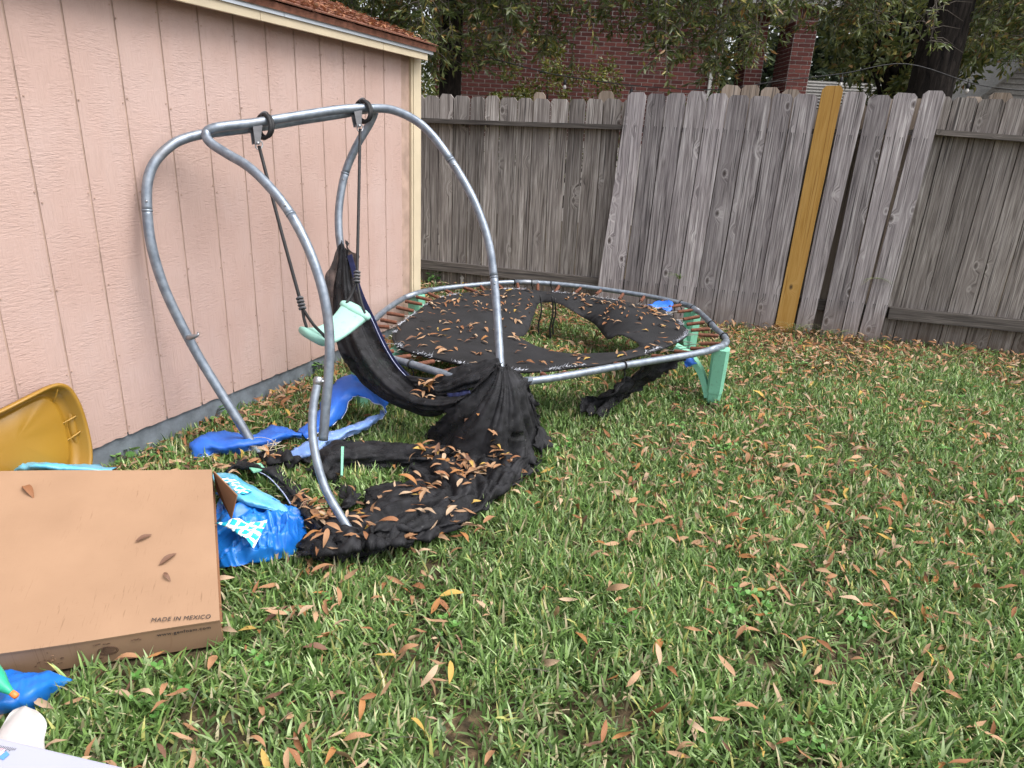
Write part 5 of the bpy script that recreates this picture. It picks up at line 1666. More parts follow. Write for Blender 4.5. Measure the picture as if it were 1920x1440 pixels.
strip('bright blue vinyl flap arching over the grass under the netting', [
 [(-1, 2.946, 0.05), (-0.965, 2.885, 0.06), (-0.945, 2.89, 0.04)],
 [(-0.957, 3.065, 0.08), (-0.9, 2.992, 0.08), (-0.866, 3.015, 0.05)],
 [(-0.953, 3.18, 0.12), (-0.867, 3.079, 0.13), (-0.824, 3.107, 0.07)],
 [(-0.924, 3.3, 0.17), (-0.851, 3.199, 0.17), (-0.796, 3.187, 0.14)],
 [(-0.852, 3.351, 0.2), (-0.771, 3.207, 0.2), (-0.717, 3.15, 0.15)],
 [(-0.747, 3.315, 0.18), (-0.693, 3.164, 0.18), (-0.666, 3.117, 0.14)],
 [(-0.656, 3.245, 0.14), (-0.639, 3.183, 0.13), (-0.634, 3.14, 0.11)],
 [(-0.629, 3.242, 0.09), (-0.626, 3.194, 0.08), (-0.632, 3.171, 0.06)]], MAT['blue'], seed=3)
strip('sun-bleached pale blue vinyl strip beside the fallen netting', [
 [(-0.973, 2.663, 0.07), (-0.954, 2.654, 0.06), (-0.933, 2.671, 0.04)],
 [(-0.919, 2.73, 0.08), (-0.875, 2.664, 0.08), (-0.848, 2.687, 0.05)],
 [(-0.865, 2.835, 0.08), (-0.82, 2.76, 0.09), (-0.804, 2.803, 0.05)],
 [(-0.793, 2.935, 0.08), (-0.757, 2.874, 0.09), (-0.751, 2.915, 0.05)],
 [(-0.726, 3.028, 0.08), (-0.695, 2.969, 0.09), (-0.687, 3.024, 0.05)],
 [(-0.668, 3.124, 0.08), (-0.651, 3.106, 0.08), (-0.64, 3.128, 0.06)],
 [(-0.646, 3.241, 0.06), (-0.638, 3.227, 0.06), (-0.632, 3.238, 0.05)]], MAT['blue_pale'], seed=5)

# ================================================================== cardboard box
BZ = 0.102
bxT = dict(fr=(-0.778, 1.545, 0.102), br=(-1.045, 2.144, 0.25), fl=(-1.274, 1.384, 0.102), bl=(-1.683, 1.998, 0.28))
fr, br, fl, bl = (Vector(bxT[k]) for k in ('fr', 'br', 'fl', 'bl'))
fl = fr + (fl - fr) * 1.42; bl = br + (bl - br) * 1.06
box_n = (fl - fr).cross(br - fr).normalized()
if box_n.z < 0: box_n = -box_n
cbox = empty('cardboard_box', (fr.x, fr.y, 0))
tag(cbox, 'flat brown cardboard box printed MADE IN MEXICO with one open flap', 'box')
def Cb(o):
    return adopt(o, cbox)
def panel(name, corners, th, mat, nrm, n=1, wob=0.0, m2=None):
    """cardboard panel with thickness, top side = mat, corrugated rim"""
    a, b, c, d = corners
    N_ = 16 if n > 1 else 1
    v, f = [], []
    for s_ in (0, 1):
        for i in range(N_ + 1):
            for j in range(N_ + 1):
                p = a.lerp(b, i / N_).lerp(d.lerp(c, i / N_), j / N_)
                dz = wob * mnoise.noise(p * 2.3) if wob else 0
                v.append(p - nrm * (th * s_) + nrm * dz)
    K = N_ + 1
    for i in range(N_):
        for j in range(N_):
            q = (i * K + j, (i + 1) * K + j, (i + 1) * K + j + 1, i * K + j + 1)
            f.append(q); f.append(tuple(x + K * K for x in reversed(q)))
    rim = [i * K for i in range(K)] + [N_ * K + j for j in range(1, K)] + [i * K + N_ for i in range(N_ - 1, -1, -1)] + [j for j in range(N_ - 1, 0, -1)]
    for i in range(len(rim)):
        p, q = rim[i], rim[(i + 1) % len(rim)]
        f.append((q, p, p + K * K, q + K * K))
    bm = bmesh.new()
    bv_ = [bm.verts.new(x) for x in v]
    for q in f:
        try: bm.faces.new([bv_[i] for i in q])
        except ValueError: pass
    return Cb(bm_obj(name, bm, mat, None, smooth=False))
dn = Vector((0, 0, -1))
def low(p): return p - box_n * 0.098
panel('top_panel', [fr, fl, bl, br], 0.005, MAT['card'], box_n, 2, 0.010)
fn_ = ((fl - fr).cross(UP)).normalized()
if fn_.y > 0: fn_ = -fn_
frd, fld = low(fr) + fn_ * 0.004, low(fl) + fn_ * 0.004
lip = Vector((0, 0, -0.004))
panel('front_panel', [fr + lip - fn_ * 0.003, fl + lip - fn_ * 0.003, fld, frd], 0.005, MAT['card'], fn_)
panel('back_panel', [br + lip, bl + lip, low(bl), low(br)], 0.005, MAT['card'], -fn_)
panel('bottom_panel', [low(fr) + box_n * .006, low(fl) + box_n * .006, low(bl) + box_n * .006, low(br) + box_n * .006], 0.004, MAT['card_in'], box_n)
f1, f2 = Vector((-0.913, 2.027, 0.22)), Vector((-0.939, 2.023, 0.13))
fnrm = (f1 - br).cross(UP).normalized()
panel('end_flap', [br + Vector((0.004, 0, -0.005)), f1, f2, low(br) + Vector((0.004, 0, 0.004))], 0.004, MAT['card_in'], fnrm if fnrm.y < 0 else -fnrm)
g1 = br.lerp(fr, 0.62) 
# lettering
def text(name, body, width, org, ax, ay, mat, depth=0.0006, space=1.0, tall=1.0):
    cu = bpy.data.curves.new(name, 'FONT')
    cu.body = body; cu.size = 1.0; cu.extrude = 0.5; cu.space_character = space
    o = bpy.data.objects.new(name, cu); COL.objects.link(o)
    dg = bpy.context.evaluated_depsgraph_get(); dg.update()
    me = bpy.data.meshes.new_from_object(o.evaluated_get(dg))
    bpy.data.objects.remove(o)
    me.materials.clear(); me.materials.append(mat)
    xs__ = [q.co.x for q in me.vertices]; k_ = width / (max(xs__) - min(xs__))
    me.transform(Matrix.Diagonal((k_, k_ * tall, depth, 1)))
    ax = Vector(ax).normalized(); az = ax.cross(Vector(ay)).normalized(); ay = az.cross(ax).normalized()
    m = Matrix(((ax.x, ay.x, az.x, org[0]), (ax.y, ay.y, az.y, org[1]), (ax.z, ay.z, az.z, org[2]), (0, 0, 0, 1)))
    me.transform(m)
    o = bpy.data.objects.new(name, me); COL.objects.link(o)
    return o
def on_top(q):          # drop a point onto the tilted top panel
    q = Vector(q)
    return q - UP * ((q - fr).dot(box_n) / box_n.z) + box_n * 0.0065
tx0, tx1 = on_top((-0.953, 1.514, 0.102)), on_top((-0.805, 1.545, 0.102))
ay_ = (br - fr)
Cb(text('lettering', 'MADE IN MEXICO', (tx1 - tx0).length, tx0, tx1 - tx0, ay_, MAT['ink'], space=1.08, tall=1.05))
e1 = (fr - fl).normalized()
pan_up = (fr - frd).normalized()
def on_front(s, h):      # s metres left of the right corner, h metres up from the foot
    return frd - e1 * s + pan_up * h + fn_ * 0.0008
wl = 0.135
Cb(text('lettering', 'www.genfoam.com', wl, on_front(0.026 + wl, 0.072), e1, pan_up, MAT['ink'], space=1.12))
for s_, h_, rx, ry in ((0.285, 0.045, 0.025, 0.016), (0.285, 0.045, 0.021, 0.0125)):
    pth = [on_front(s_, h_) + e1 * (rx * math.cos(w)) + pan_up * (ry * math.sin(w)) for w in np.linspace(0, 2 * math.pi, 28, endpoint=False)]
    Cb(tube('round_stamp', pth, 0.0009, MAT['ink_faint'], sides=4, closed=True))
for k in range(5):
    h_ = 0.037 + k * 0.004
    ww = 0.016 * math.sqrt(max(0.1, 1 - ((k - 2) / 2.6) ** 2))
    Cb(tube('stamp_line', [on_front(0.285 + ww, h_), on_front(0.285, h_ + 0.0006), on_front(0.285 - ww, h_)], 0.0008, MAT['ink_faint'], sides=4))
for (s0_, s1_, h_) in ((0.20, 0.225, 0.072), (0.275, 0.292, 0.073), (0.297, 0.315, 0.0745), (0.30, 0.312, 0.022)):
    pp_ = [on_front(s1_ + (s0_ - s1_) * k / 9, h_ + random.uniform(-0.002, 0.002)) for k in range(10)]
    Cb(tube('scuff_mark', pp_, 0.0011, MAT['ink_faint'], sides=4))
for k in range(26):
    s_, h_ = 0.415 + random.gauss(0, 0.018), 0.042 + random.gauss(0, 0.010)
    Cb(tube('scuff_mark', [on_front(s_, h_), on_front(s_ + random.uniform(-0.008, 0.008), h_ + random.uniform(-0.004, 0.004))], 0.0009, random.choice([MAT['ink_faint'], MAT['card']]), sides=4))

# ================================================================== crumpled paddling pool
pool = empty('pool_liner', (-0.907, 2.142, 0))
tag(pool, 'crumpled bright blue pool vinyl with turquoise lattice print under the box', 'pool liner')
def Pl(o):
    return adopt(o, pool)
def ridged(p, s, seed=0):
    q = Vector((p.x * s + seed, p.y * s, seed * 0.7))
    return 1 - 2 * abs(mnoise.noise(q)) 
def crumple(name, rows, nu, nv, mat, amp, seed, fl=0.02, sc=6):
    gr = resample_rows(rows, nu, nv)
    verts = []
    for i in range(nu):
        for j in range(nv):
            p = gr[i][j].copy()
            u, v = i / (nu - 1), j / (nv - 1)
            w = math.sin(math.pi * min(1, max(0, u))) ** 0.35 * math.sin(math.pi * v) ** 0.35
            q = p + Vector((mnoise.noise(p * 6 + Vector((seed, 0, 0))), mnoise.noise(p * 6 + Vector((0, seed, 0))), 0)) * 0.05
            r1_, r2_, r3_ = ridged(Vector((q.x * 0.8 + q.y * 0.5, q.y * 1.2 - q.x * 0.7, 0)), sc, seed), ridged(Vector((q.x * 0.45 + q.y * 0.35, q.y * 1.7 - q.x * 0.9, 0)), sc * 2.0, seed + 5), ridged(Vector((q.x * 1.8 + q.y * 0.9, q.y * 0.5 - q.x * 0.3, 0)), sc * 3.2, seed + 9)
            p.z += w * amp * (0.8 * max(0, r1_) ** 2 + 0.75 * max(0, r2_) ** 2 + 0.35 * max(0, r3_) ** 2 - 0.45)
            ed_ = 1 - w
            p += Vector((mnoise.noise(p * 13 + Vector((seed, 2, 0))), mnoise.noise(p * 13 + Vector((7, seed, 0))), 0)) * 0.03 * ed_
            p.z = max(p.z, gz(p.x, p.y) + fl)
            verts.append(p)
    faces = [(i * nv + j, i * nv + j + 1, (i + 1) * nv + j + 1, (i + 1) * nv + j) for i in range(nu - 1) for j in range(nv - 1)]
    o = mesh_obj(name, verts, faces, mat, None, smooth=True)
    md = o.modifiers.new('thickness', 'SOLIDIFY'); md.thickness = 0.002
    return Pl(o)
crumple('vinyl_sheet', [
 [(-1.137, 2.345, 0.04), (-1.015, 2.285, 0.08), (-0.92, 2.272, 0.07), (-0.837, 2.263, 0.05), (-0.787, 2.274, 0.03)],
 [(-1.08, 2.191, 0.05), (-0.948, 2.119, 0.1), (-0.856, 2.127, 0.09), (-0.763, 2.132, 0.07), (-0.721, 2.165, 0.03)],
 [(-1.023, 2.069, 0.05), (-0.901, 2, 0.1), (-0.808, 1.991, 0.09), (-0.737, 2.02, 0.065), (-0.707, 2.076, 0.02)],
 [(-0.97, 1.957, 0.05), (-0.875, 1.928, 0.075), (-0.804, 1.926, 0.07), (-0.746, 1.961, 0.05), (-0.724, 1.999, 0.02)],
 [(-0.943, 1.887, 0.02), (-0.895, 1.88, 0.04), (-0.843, 1.906, 0.04), (-0.791, 1.931, 0.03), (-0.749, 1.965, 0.02)]], 120, 120, MAT['pool'], 0.042, 2.0)
crumple('pale_sheet', [
 [(-1.216, 2.494, 0.04), (-1.156, 2.471, 0.06), (-1.099, 2.464, 0.05), (-1.008, 2.42, 0.03)],
 [(-1.139, 2.339, 0.09), (-1.031, 2.281, 0.12), (-0.942, 2.256, 0.1), (-0.857, 2.29, 0.04)],
 [(-1.086, 2.241, 0.1), (-0.954, 2.145, 0.15), (-0.862, 2.15, 0.12), (-0.794, 2.195, 0.06)],
 [(-1.045, 2.166, 0.1), (-0.947, 2.124, 0.13), (-0.877, 2.135, 0.11), (-0.832, 2.14, 0.09)]], 40, 40, MAT['pool_pale'], 0.018, 7.0)
o, _ = cloth('lattice_patch', [[(-1.112, 2.293, 0.125), (-1.083, 2.313, 0.13), (-1.039, 2.304, 0.13)], [(-1.044, 2.246, 0.145), (-1.007, 2.228, 0.15), (-0.974, 2.233, 0.14)], [(-0.967, 2.154, 0.155), (-0.941, 2.153, 0.155), (-0.932, 2.197, 0.14)]], 14, 14, MAT['lattice'], rough=0.003)
Pl(o)
o, _ = cloth('lattice_patch', [[(-0.98, 1.991, 0.13), (-0.9, 1.993, 0.142), (-0.814, 2.028, 0.13)], [(-0.931, 1.969, 0.132), (-0.863, 1.933, 0.142), (-0.808, 1.949, 0.125)], [(-0.905, 1.958, 0.132), (-0.849, 1.902, 0.134), (-0.811, 1.887, 0.11)]], 16, 24, MAT['lattice'], rough=0.012, rscale=16)
Pl(o)
crumple('pale_sheet', [
 [(-1.862, 2.252, 0.16), (-1.772, 2.257, 0.18), (-1.677, 2.29, 0.16), (-1.494, 2.304, 0.15)],
 [(-1.771, 2.149, 0.2), (-1.655, 2.104, 0.25), (-1.566, 2.136, 0.235), (-1.428, 2.199, 0.2)],
 [(-1.77, 2.142, 0.18), (-1.684, 2.134, 0.2), (-1.578, 2.145, 0.2), (-1.431, 2.2, 0.18)]], 14, 40, MAT['pool_pale'], 0.012, 4.0)
crumple('vinyl_sheet', [
 [(-1.362, 1.374, 0.04), (-1.248, 1.371, 0.05), (-1.156, 1.378, 0.05), (-1.102, 1.392, 0.03)],
 [(-1.315, 1.316, 0.05), (-1.192, 1.286, 0.09), (-1.131, 1.308, 0.08), (-1.108, 1.378, 0.03)],
 [(-1.278, 1.268, 0.05), (-1.17, 1.238, 0.09), (-1.133, 1.27, 0.07), (-1.121, 1.337, 0.02)],
 [(-1.258, 1.237, 0.03), (-1.196, 1.242, 0.04), (-1.157, 1.259, 0.04), (-1.135, 1.294, 0.02)]], 40, 44, MAT['pool'], 0.022, 9.0)

# ================================================================== gold plastic tub leaning on the shed
tub = empty('plastic_tub', (-1.906, 2.403, 0))
tag(tub, 'mustard gold plastic tub tipped on its side against the pink shed', 'tub')
outl = [(-1.833, 1.815, 0.389), (-1.823, 1.891, 0.425), (-1.786, 2.036, 0.428), (-1.754, 2.14, 0.435), (-1.715, 2.236, 0.455), (-1.692, 2.32, 0.465), (-1.677, 2.356, 0.46), (-1.665, 2.386, 0.429), (-1.649, 2.398, 0.362), (-1.638, 2.399, 0.273), (-1.624, 2.379, 0.181), (-1.618, 2.342, 0.119), (-1.629, 2.289, 0.082), (-1.688, 2.118, 0.123), (-1.755, 1.927, 0.186), (-1.802, 1.811, 0.241), (-1.826, 1.778, 0.322)]
oc = catmull(outl, 6, closed=True)
cen = sum(oc, Vector()) / len(oc)
tn = SN.copy(); tn = (tn + UP * 0.25).normalized()
def loop(scale, push, anchor=None, p=1.0):
    return [cen + (q - cen) * scale + tn * push for q in oc]
loops = [loop(1.0, -0.025), loop(1.006, 0.0), loop(0.985, 0.006), loop(0.965, 0.0), loop(0.93, -0.035), loop(0.86, -0.050), loop(0.79, -0.052), loop(0.755, -0.040), loop(0.72, -0.036), loop(0.3, -0.036)]
# the moulded bottom is squarer and off centre
v, f = [], []
m = len(oc)
for lp in loops: v += lp
for i in range(len(loops) - 1):
    for k in range(m):
        f.append((i * m + k, i * m + (k + 1) % m, (i + 1) * m + (k + 1) % m, (i + 1) * m + k))
v.append(cen + tn * -0.036)
for k in range(m):
    f.append(((len(loops) - 1) * m + k, (len(loops) - 1) * m + (k + 1) % m, len(v) - 1))
to = mesh_obj('shell', v, f, MAT['gold'], None, smooth=True)
md = to.modifiers.new('thickness', 'SOLIDIFY'); md.thickness = 0.004; md.offset = -1
adopt(to, tub)
for a, b in ((Vector((-1.698, 2.343, 0.303)), Vector((-1.661, 2.407, 0.324))), (Vector((-1.69, 2.337, 0.235)), Vector((-1.654, 2.399, 0.261)))):
    adopt(tube('rib', [a, a.lerp(b, 0.5) + tn * 0.004, b], [0.0028, 0.004, 0.0028], MAT['gold'], sides=8, smooth_n=4), tub)
a, b = Vector((-1.715, 2.342, 0.385)), Vector((-1.686, 2.346, 0.445)); adopt(tube('rib', [a, a.lerp(b, 0.5) + tn * 0.004, b], [0.003, 0.004, 0.002], MAT['gold'], sides=8, smooth_n=4), tub)
hp = catmull([Vector((-1.697, 2.399, 0.348)), Vector((-1.691, 2.395, 0.295)), Vector((-1.685, 2.389, 0.241)), Vector((-1.676, 2.384, 0.199))], 5)
adopt(tube('grip', hp, [0.010 + 0.008 * math.sin(math.pi * i / (len(hp) - 1)) for i in range(len(hp))], MAT['gold'], sides=12), tub)

# ================================================================== odds and ends by the box
cone = empty('toy_funnel', (-1.23, 1.294, 0.06))
tag(cone, 'green plastic funnel-shaped toy with orange tip on the blue vinyl', 'toy')
tip = Vector((-1.13, 1.234, 0.125)); wide = Vector((-1.176, 1.246, 0.15))
axc = (wide - tip).normalized(); Lc = (wide - tip).length * 1.5
adopt(lathe('funnel', [(0.006, 0.0), (0.008, Lc * 0.12), (0.013, Lc * 0.32), (0.024, Lc * 0.62), (0.031, Lc * 0.98), (0.029, Lc), (0.010, Lc * 0.6)], MAT['green_toy'], None, 20, tip, axc), cone)
adopt(lathe('tip', [(0.004, -0.014), (0.007, -0.012), (0.0075, -0.004), (0.0068, 0.004)], MAT['orange_toy'], None, 12, tip, axc), cone)
bag = empty('plastic_bag', (-1.123, 1.199, 0))
tag(bag, 'small translucent white plastic bag behind the white board', 'bag')
bc, bt_ = Vector((-0.959, 1.002, 0.166)), Vector((-1.007, 1.114, 0.213))
bh = bt_ - bc; bw = Vector((1, 0.1, 0)).normalized(); bd = bw.cross(bh).normalized()
if bd.y > 0: bd = -bd
bv2, bf2 = [], []
NA, NH = 30, 18
for i in range(NH + 1):
    h = i / NH
    wd = 0.056 * math.sqrt(max(0.0, 1 - h ** 2.6)) + 0.0015
    for k in range(NA):
        a = 2 * math.pi * k / NA
        p = bc + bh * h + bw * (math.cos(a) * wd + 0.010 * h) + bd * (math.sin(a) * wd * 0.38)
        p += bd * 0.006 * math.sin(a * 3 + h * 4) + bw * 0.003 * math.sin(h * 11)
        bv2.append(p)
for i in range(NH):
    for k in range(NA):
        bf2.append((i * NA + k, i * NA + (k + 1) % NA, i * NA + NA + (k + 1) % NA, i * NA + NA + k))
bf2.append(tuple(NH * NA + k for k in range(NA)))
adopt(mesh_obj('bag_film', bv2, bf2, MAT['bag'], smooth=True), bag)
pl_ = [bc + bh * h + bw * x_ + bd * 0.004 for x_, h in ((-0.03, 0.05), (0.012, 0.05), (0.022, 0.62), (0.004, 0.72), (-0.012, 0.6))]
adopt(mesh_obj('pink_lining', pl_ + [p - bd * 0.004 for p in pl_], [(0, 1, 2, 3, 4), (9, 8, 7, 6, 5)] + [(i, i + 5, (i + 1) % 5 + 5, (i + 1) % 5) for i in range(5)], MAT['pink_print']), bag)
wz = 0.30
wb = empty('white_carton', (-1.04, 1.132, 0))
tag(wb, 'glossy white carton with pink and blue print at its corner', 'carton')
c0, c1 = Vector((-1.03, 0.979, 0.3)), Vector((-0.604, 0.9, 0.3))
ex = (c1 - c0).normalized(); ey = Vector((ex.y, -ex.x, 0))
if ey.y > 0: ey = -ey
wb_m = frame_box('carton_body', c0, ex, ey, UP, 0, (c1 - c0).length, 0, 0.32, -0.298, 0.0, MAT['white'], None, 0.004)
adopt(wb_m, wb)
def pr(name, corners, mat, dz):
    vv = [Vector(p) + UP * dz for p in corners]
    return adopt(mesh_obj(name, vv + [p - UP * 0.0008 for p in vv], [(0, 1, 2, 3), (7, 6, 5, 4), (0, 4, 5, 1), (1, 5, 6, 2), (2, 6, 7, 3), (3, 7, 4, 0)], mat), wb)
pr('pink_print', [(-0.902, 0.913, 0.3), (-0.887, 0.919, 0.3), (-0.897, 0.935, 0.3), (-0.924, 0.94, 0.3)], MAT['pink_print'], 0.0012)
pr('blue_print', [(-0.897, 0.917, 0.3), (-0.884, 0.912, 0.3), (-0.881, 0.924, 0.3), (-0.892, 0.931, 0.3)], MAT['blue_print'], 0.002)
for k in range(14):
    a = Vector((-0.925, 0.944, 0.3)).lerp(Vector((-0.879, 0.938, 0.3)), k / 13) + UP * 0.0012
    hgt = random.uniform(0.004, 0.011)
    adopt(tube('print_mark', [a, a + ey * hgt * 0.5 + ex * 0.001, a + ey * hgt], 0.0005, MAT['ink'], sides=4), wb)

# mint scraps and a tangle of string in the net
for lb, pts in (('small mint plastic tag lying beside the swing stand foot', [(-1.085, 2.532, 0.07), (-1.036, 2.557, 0.07), (-0.998, 2.508, 0.07), (-1.036, 2.475, 0.07)]), ('thin mint strip standing in the fallen netting', [(-0.692, 2.548, 0.17), (-0.681, 2.549, 0.17), (-0.653, 2.411, 0.11), (-0.661, 2.41, 0.11)])):
    b0 = Vector(pts[0]); e = empty('plastic_scrap', (b0.x, b0.y, 0)); tag(e, lb, 'plastic scrap')
    vv = [Vector(p) for p in pts]
    n_ = (vv[1] - vv[0]).cross(vv[3] - vv[0]).normalized() * 0.003
    adopt(mesh_obj('scrap', [p + n_ for p in vv] + [p - n_ for p in vv], [(0, 1, 2, 3), (7, 6, 5, 4), (0, 4, 5, 1), (1, 5, 6, 2), (2, 6, 7, 3), (3, 7, 4, 0)], MAT['mint']), e)
s0 = Vector((-1.076, 2.737, 0.06)); e = empty('string_tangle', (s0.x, s0.y, 0)); tag(e, 'tangle of pale straw-coloured string beside the swing stand foot', 'string')
pp_ = [s0 + Vector((random.gauss(0, 0.035), random.gauss(0, 0.025), random.uniform(0, 0.035))) for _ in range(16)]
adopt(tube('string', pp_, 0.0012, MAT['cream'], sides=5, smooth_n=6), e)
# little white edging pickets in the corner behind the trampoline
ge = empty('garden_edging', (-0.451, 6.369, 0.08)); tag(ge, 'short white plastic garden edging pickets in front of the fence corner', 'edging')
for px_ in ((-0.514, 6.279, 0.09), (-0.445, 6.296, 0.09), (-0.381, 6.312, 0.09)):
    c = Vector(px_)
    v_, f_ = [], []
    for (x_, z_) in ((-0.012, 0), (0.012, 0), (0.012, 0.06), (0.02, 0.075), (0.0, 0.10), (-0.02, 0.075), (-0.012, 0.06)):
        v_.append(c + Vector((x_, -0.004, z_)))
    v_ += [p + Vector((0, 0.008, 0)) for p in v_]
    f_ = [tuple(range(7)), tuple(range(13, 6, -1))] + [(i, i + 7, (i + 1) % 7 + 7, (i + 1) % 7) for i in range(7)]
    adopt(mesh_obj('edging_picket', v_, f_, MAT['white_plastic']), ge)
c = Vector((-0.445, 6.296, 0.09)); v_, f_ = box_vf(c.x - 0.09, c.x + 0.09, c.y + 0.005, c.y + 0.011, c.z + 0.03, c.z + 0.042)
adopt(mesh_obj('edging_rail', v_, f_, MAT['white_plastic']), ge)

# ================================================================== lawn
def poly_np(poly, X, Y):
    c = np.zeros(len(X), bool)
    j = len(poly) - 1
    for i in range(len(poly)):
        xi, yi = poly[i][0], poly[i][1]; xj, yj = poly[j][0], poly[j][1]
        with np.errstate(divide='ignore', invalid='ignore'):
            h = ((yi > Y) != (yj > Y)) & (X < (xj - xi) * (Y - yi) / (yj - yi + 1e-12) + xi)
        c ^= h
        j = i
    return c
S0n, SDn, SNn = np.array(S0[:2]), np.array(SD[:2]), np.array(SN[:2])
F1n, FDn = np.array(F1[:2]), np.array(FD[:2])
def yard(X, Y, m=0.0):
    """in the yard: outside the shed, this side of the fence, within a wide wedge in front of the camera"""
    d = (X - S0n[0]) * SNn[0] + (Y - S0n[1]) * SNn[1]
    s = (X - S0n[0]) * SDn[0] + (Y - S0n[1]) * SDn[1]
    ok = ~((d < 0.004 + m) & (s < 2.47 + m))
    fnx, fny = 0.226, 0.974
    df = (X - F1n[0]) * fnx + (Y - F1n[1]) * fny
    ok &= df < 0.05
    ok &= (X > -0.72 * Y - 0.85) & (X < 0.86 * Y + 0.75) & (Y > 0.75)
    return ok
heap_polys = [
 [(-0.354, 2.952, 0), (0.117, 2.868, 0), (0.08, 2.703, 0), (-0.025, 2.519, 0), (-0.122, 2.363, 0), (-0.198, 2.238, 0), (-0.322, 2.143, 0), (-0.456, 2.039, 0), (-0.714, 2.023, 0), (-0.7, 2.235, 0), (-0.563, 2.348, 0), (-0.514, 2.528, 0), (-0.4, 2.587, 0), (-0.464, 2.768, 0)],
 [low(fr) + fn_ * 0.055 + e1 * 0.02, low(br), low(bl), low(fl) + fn_ * 0.055],
 [(-1.17, 2.414, 0), (-1.069, 2.515, 0), (-0.814, 2.343, 0), (-0.732, 2.195, 0), (-0.719, 2.039, 0), (-0.946, 1.909, 0)],
 [(-1.391, 1.4, 0), (-1.133, 1.414, 0), (-1.147, 1.309, 0), (-1.276, 1.252, 0)],
 [(-1.466, 2.836, 0), (-1.172, 2.994, 0), (-1.023, 3.012, 0), (-1.052, 2.94, 0), (-1.322, 2.741, 0), (-1.396, 2.705, 0)],
 [(-0.998, 2.778, 0), (-0.822, 3.037, 0), (-0.67, 3.334, 0), (-0.716, 3.15, 0), (-0.836, 2.894, 0), (-0.92, 2.76, 0)],
]
def pat(X, Y, s, seed):
    return np.array([mnoise.noise(Vector((x * s + seed, y * s, seed * 1.3))) for x, y in zip(X, Y)])
def blades(n_tuft, per, x0, x1, y0, y1, Lm, Wm, seg=3):
    X = rng.uniform(x0, x1, n_tuft); Y = rng.uniform(y0, y1, n_tuft)
    ok = yard(X, Y)
    for hp_ in heap_polys:
        ok &= ~poly_np(hp_, X, Y)
    # the lawn thins out along the fence and under the shed eave
    df = -((X - F1n[0]) * 0.226 + (Y - F1n[1]) * 0.974)
    thin = np.clip(df / 0.7, 0.3, 1.0)
    ok &= rng.uniform(0, 1, n_tuft) < thin
    X, Y = X[ok], Y[ok]
    pn = pat(X, Y, 3.1, 5.0) + 0.6 * pat(X, Y, 9.0, 2.0)
    ok = rng.uniform(-0.9, 0.55, len(X)) < pn + 0.25
    X, Y, pn = X[ok], Y[ok], pn[ok]
    n = len(X)
    X = np.repeat(X, per) + rng.normal(0, 0.012, n * per); Y = np.repeat(Y, per) + rng.normal(0, 0.012, n * per)
    tone = np.repeat(rng.uniform(0.6, 1.25, n), per)
    pn = np.repeat(pn, per)
    N = len(X)
    az = rng.uniform(0, 2 * np.pi, N)
    lean = np.abs(rng.normal(0.62, 0.36, N))
    L = Lm * rng.uniform(0.45, 1.25, N) * (1 + 0.25 * pn)
    W_b = Wm * rng.uniform(0.65, 1.25, N)
    curl = np.abs(rng.normal(0.0, 0.5, N))
    dx, dy = np.cos(az), np.sin(az)
    tw = az + np.pi / 2 + rng.normal(0, 0.5, N)
    sx, sy = np.cos(tw), np.sin(tw)
    Z = gz_np(X, Y) - 0.006
    V_ = np.zeros((N, seg * 2 + 1, 3))
    px, py, pz = X.copy(), Y.copy(), Z.copy()
    ang = lean.copy()
    widths = [0.75, 1.0, 0.9, 0.6][:seg]
    for k in range(seg):
        w = W_b * widths[k] * 0.5
        V_[:, k * 2, 0] = px - sx * w; V_[:, k * 2, 1] = py - sy * w; V_[:, k * 2, 2] = pz
        V_[:, k * 2 + 1, 0] = px + sx * w; V_[:, k * 2 + 1, 1] = py + sy * w; V_[:, k * 2 + 1, 2] = pz
        st_ = L / seg
        px = px + dx * np.sin(ang) * st_; py = py + dy * np.sin(ang) * st_; pz = pz + np.cos(ang) * st_
        ang = ang + curl / seg * 1.6
    V_[:, seg * 2, 0] = px; V_[:, seg * 2, 1] = py; V_[:, seg * 2, 2] = np.maximum(pz, Z + 0.004)
    tr = []
    for k in range(seg - 1):
        a = k * 2
        tr += [(a, a + 1, a + 3), (a, a + 3, a + 2)]
    a = (seg - 1) * 2
    tr.append((a, a + 1, a + 2))
    tr = np.array(tr)
    T_ = (np.arange(N)[:, None, None] * (seg * 2 + 1) + tr[None]).reshape(-1, 3)
    pal = [(0.090, 0.168, 0.042), (0.158, 0.266, 0.070), (0.235, 0.355, 0.120), (0.37, 0.48, 0.23), (0.50, 0.44, 0.27), (0.40, 0.40, 0.13)]
    C = pick_cols(N, pal, [0.26, 0.29, 0.21, 0.09, 0.09, 0.06], 0.22) * (tone * (1 + 0.22 * np.clip(pn, -1, 1)))[:, None]
    C3 = np.repeat(C[:, None, :], seg * 2 + 1, axis=1)
    return V_.reshape(-1, 3), T_, np.clip(C3.reshape(-1, 3), 0, 1)
parts = [blades(72000, 3, -2.6, 4.2, 0.8, 3.0, 0.072, 0.0082, 4),
         blades(66000, 3, -3.2, 5.2, 3.0, 4.6, 0.060, 0.0075, 3),
         blades(42000, 3, -3.2, 6.2, 4.6, 6.9, 0.055, 0.0078, 3)]
vs, ts, cs = [], [], []
off = 0
for v, t, c in parts:
    vs.append(v); ts.append(t + off); cs.append(c); off += len(v)
lawn = np_mesh('lawn_grass', np.concatenate(vs), np.concatenate(ts), MAT['grass'], None, np.concatenate(cs), smooth=True)
tag(lawn, 'green broad-bladed lawn grass with thin straw showing through', 'grass', kind='stuff')

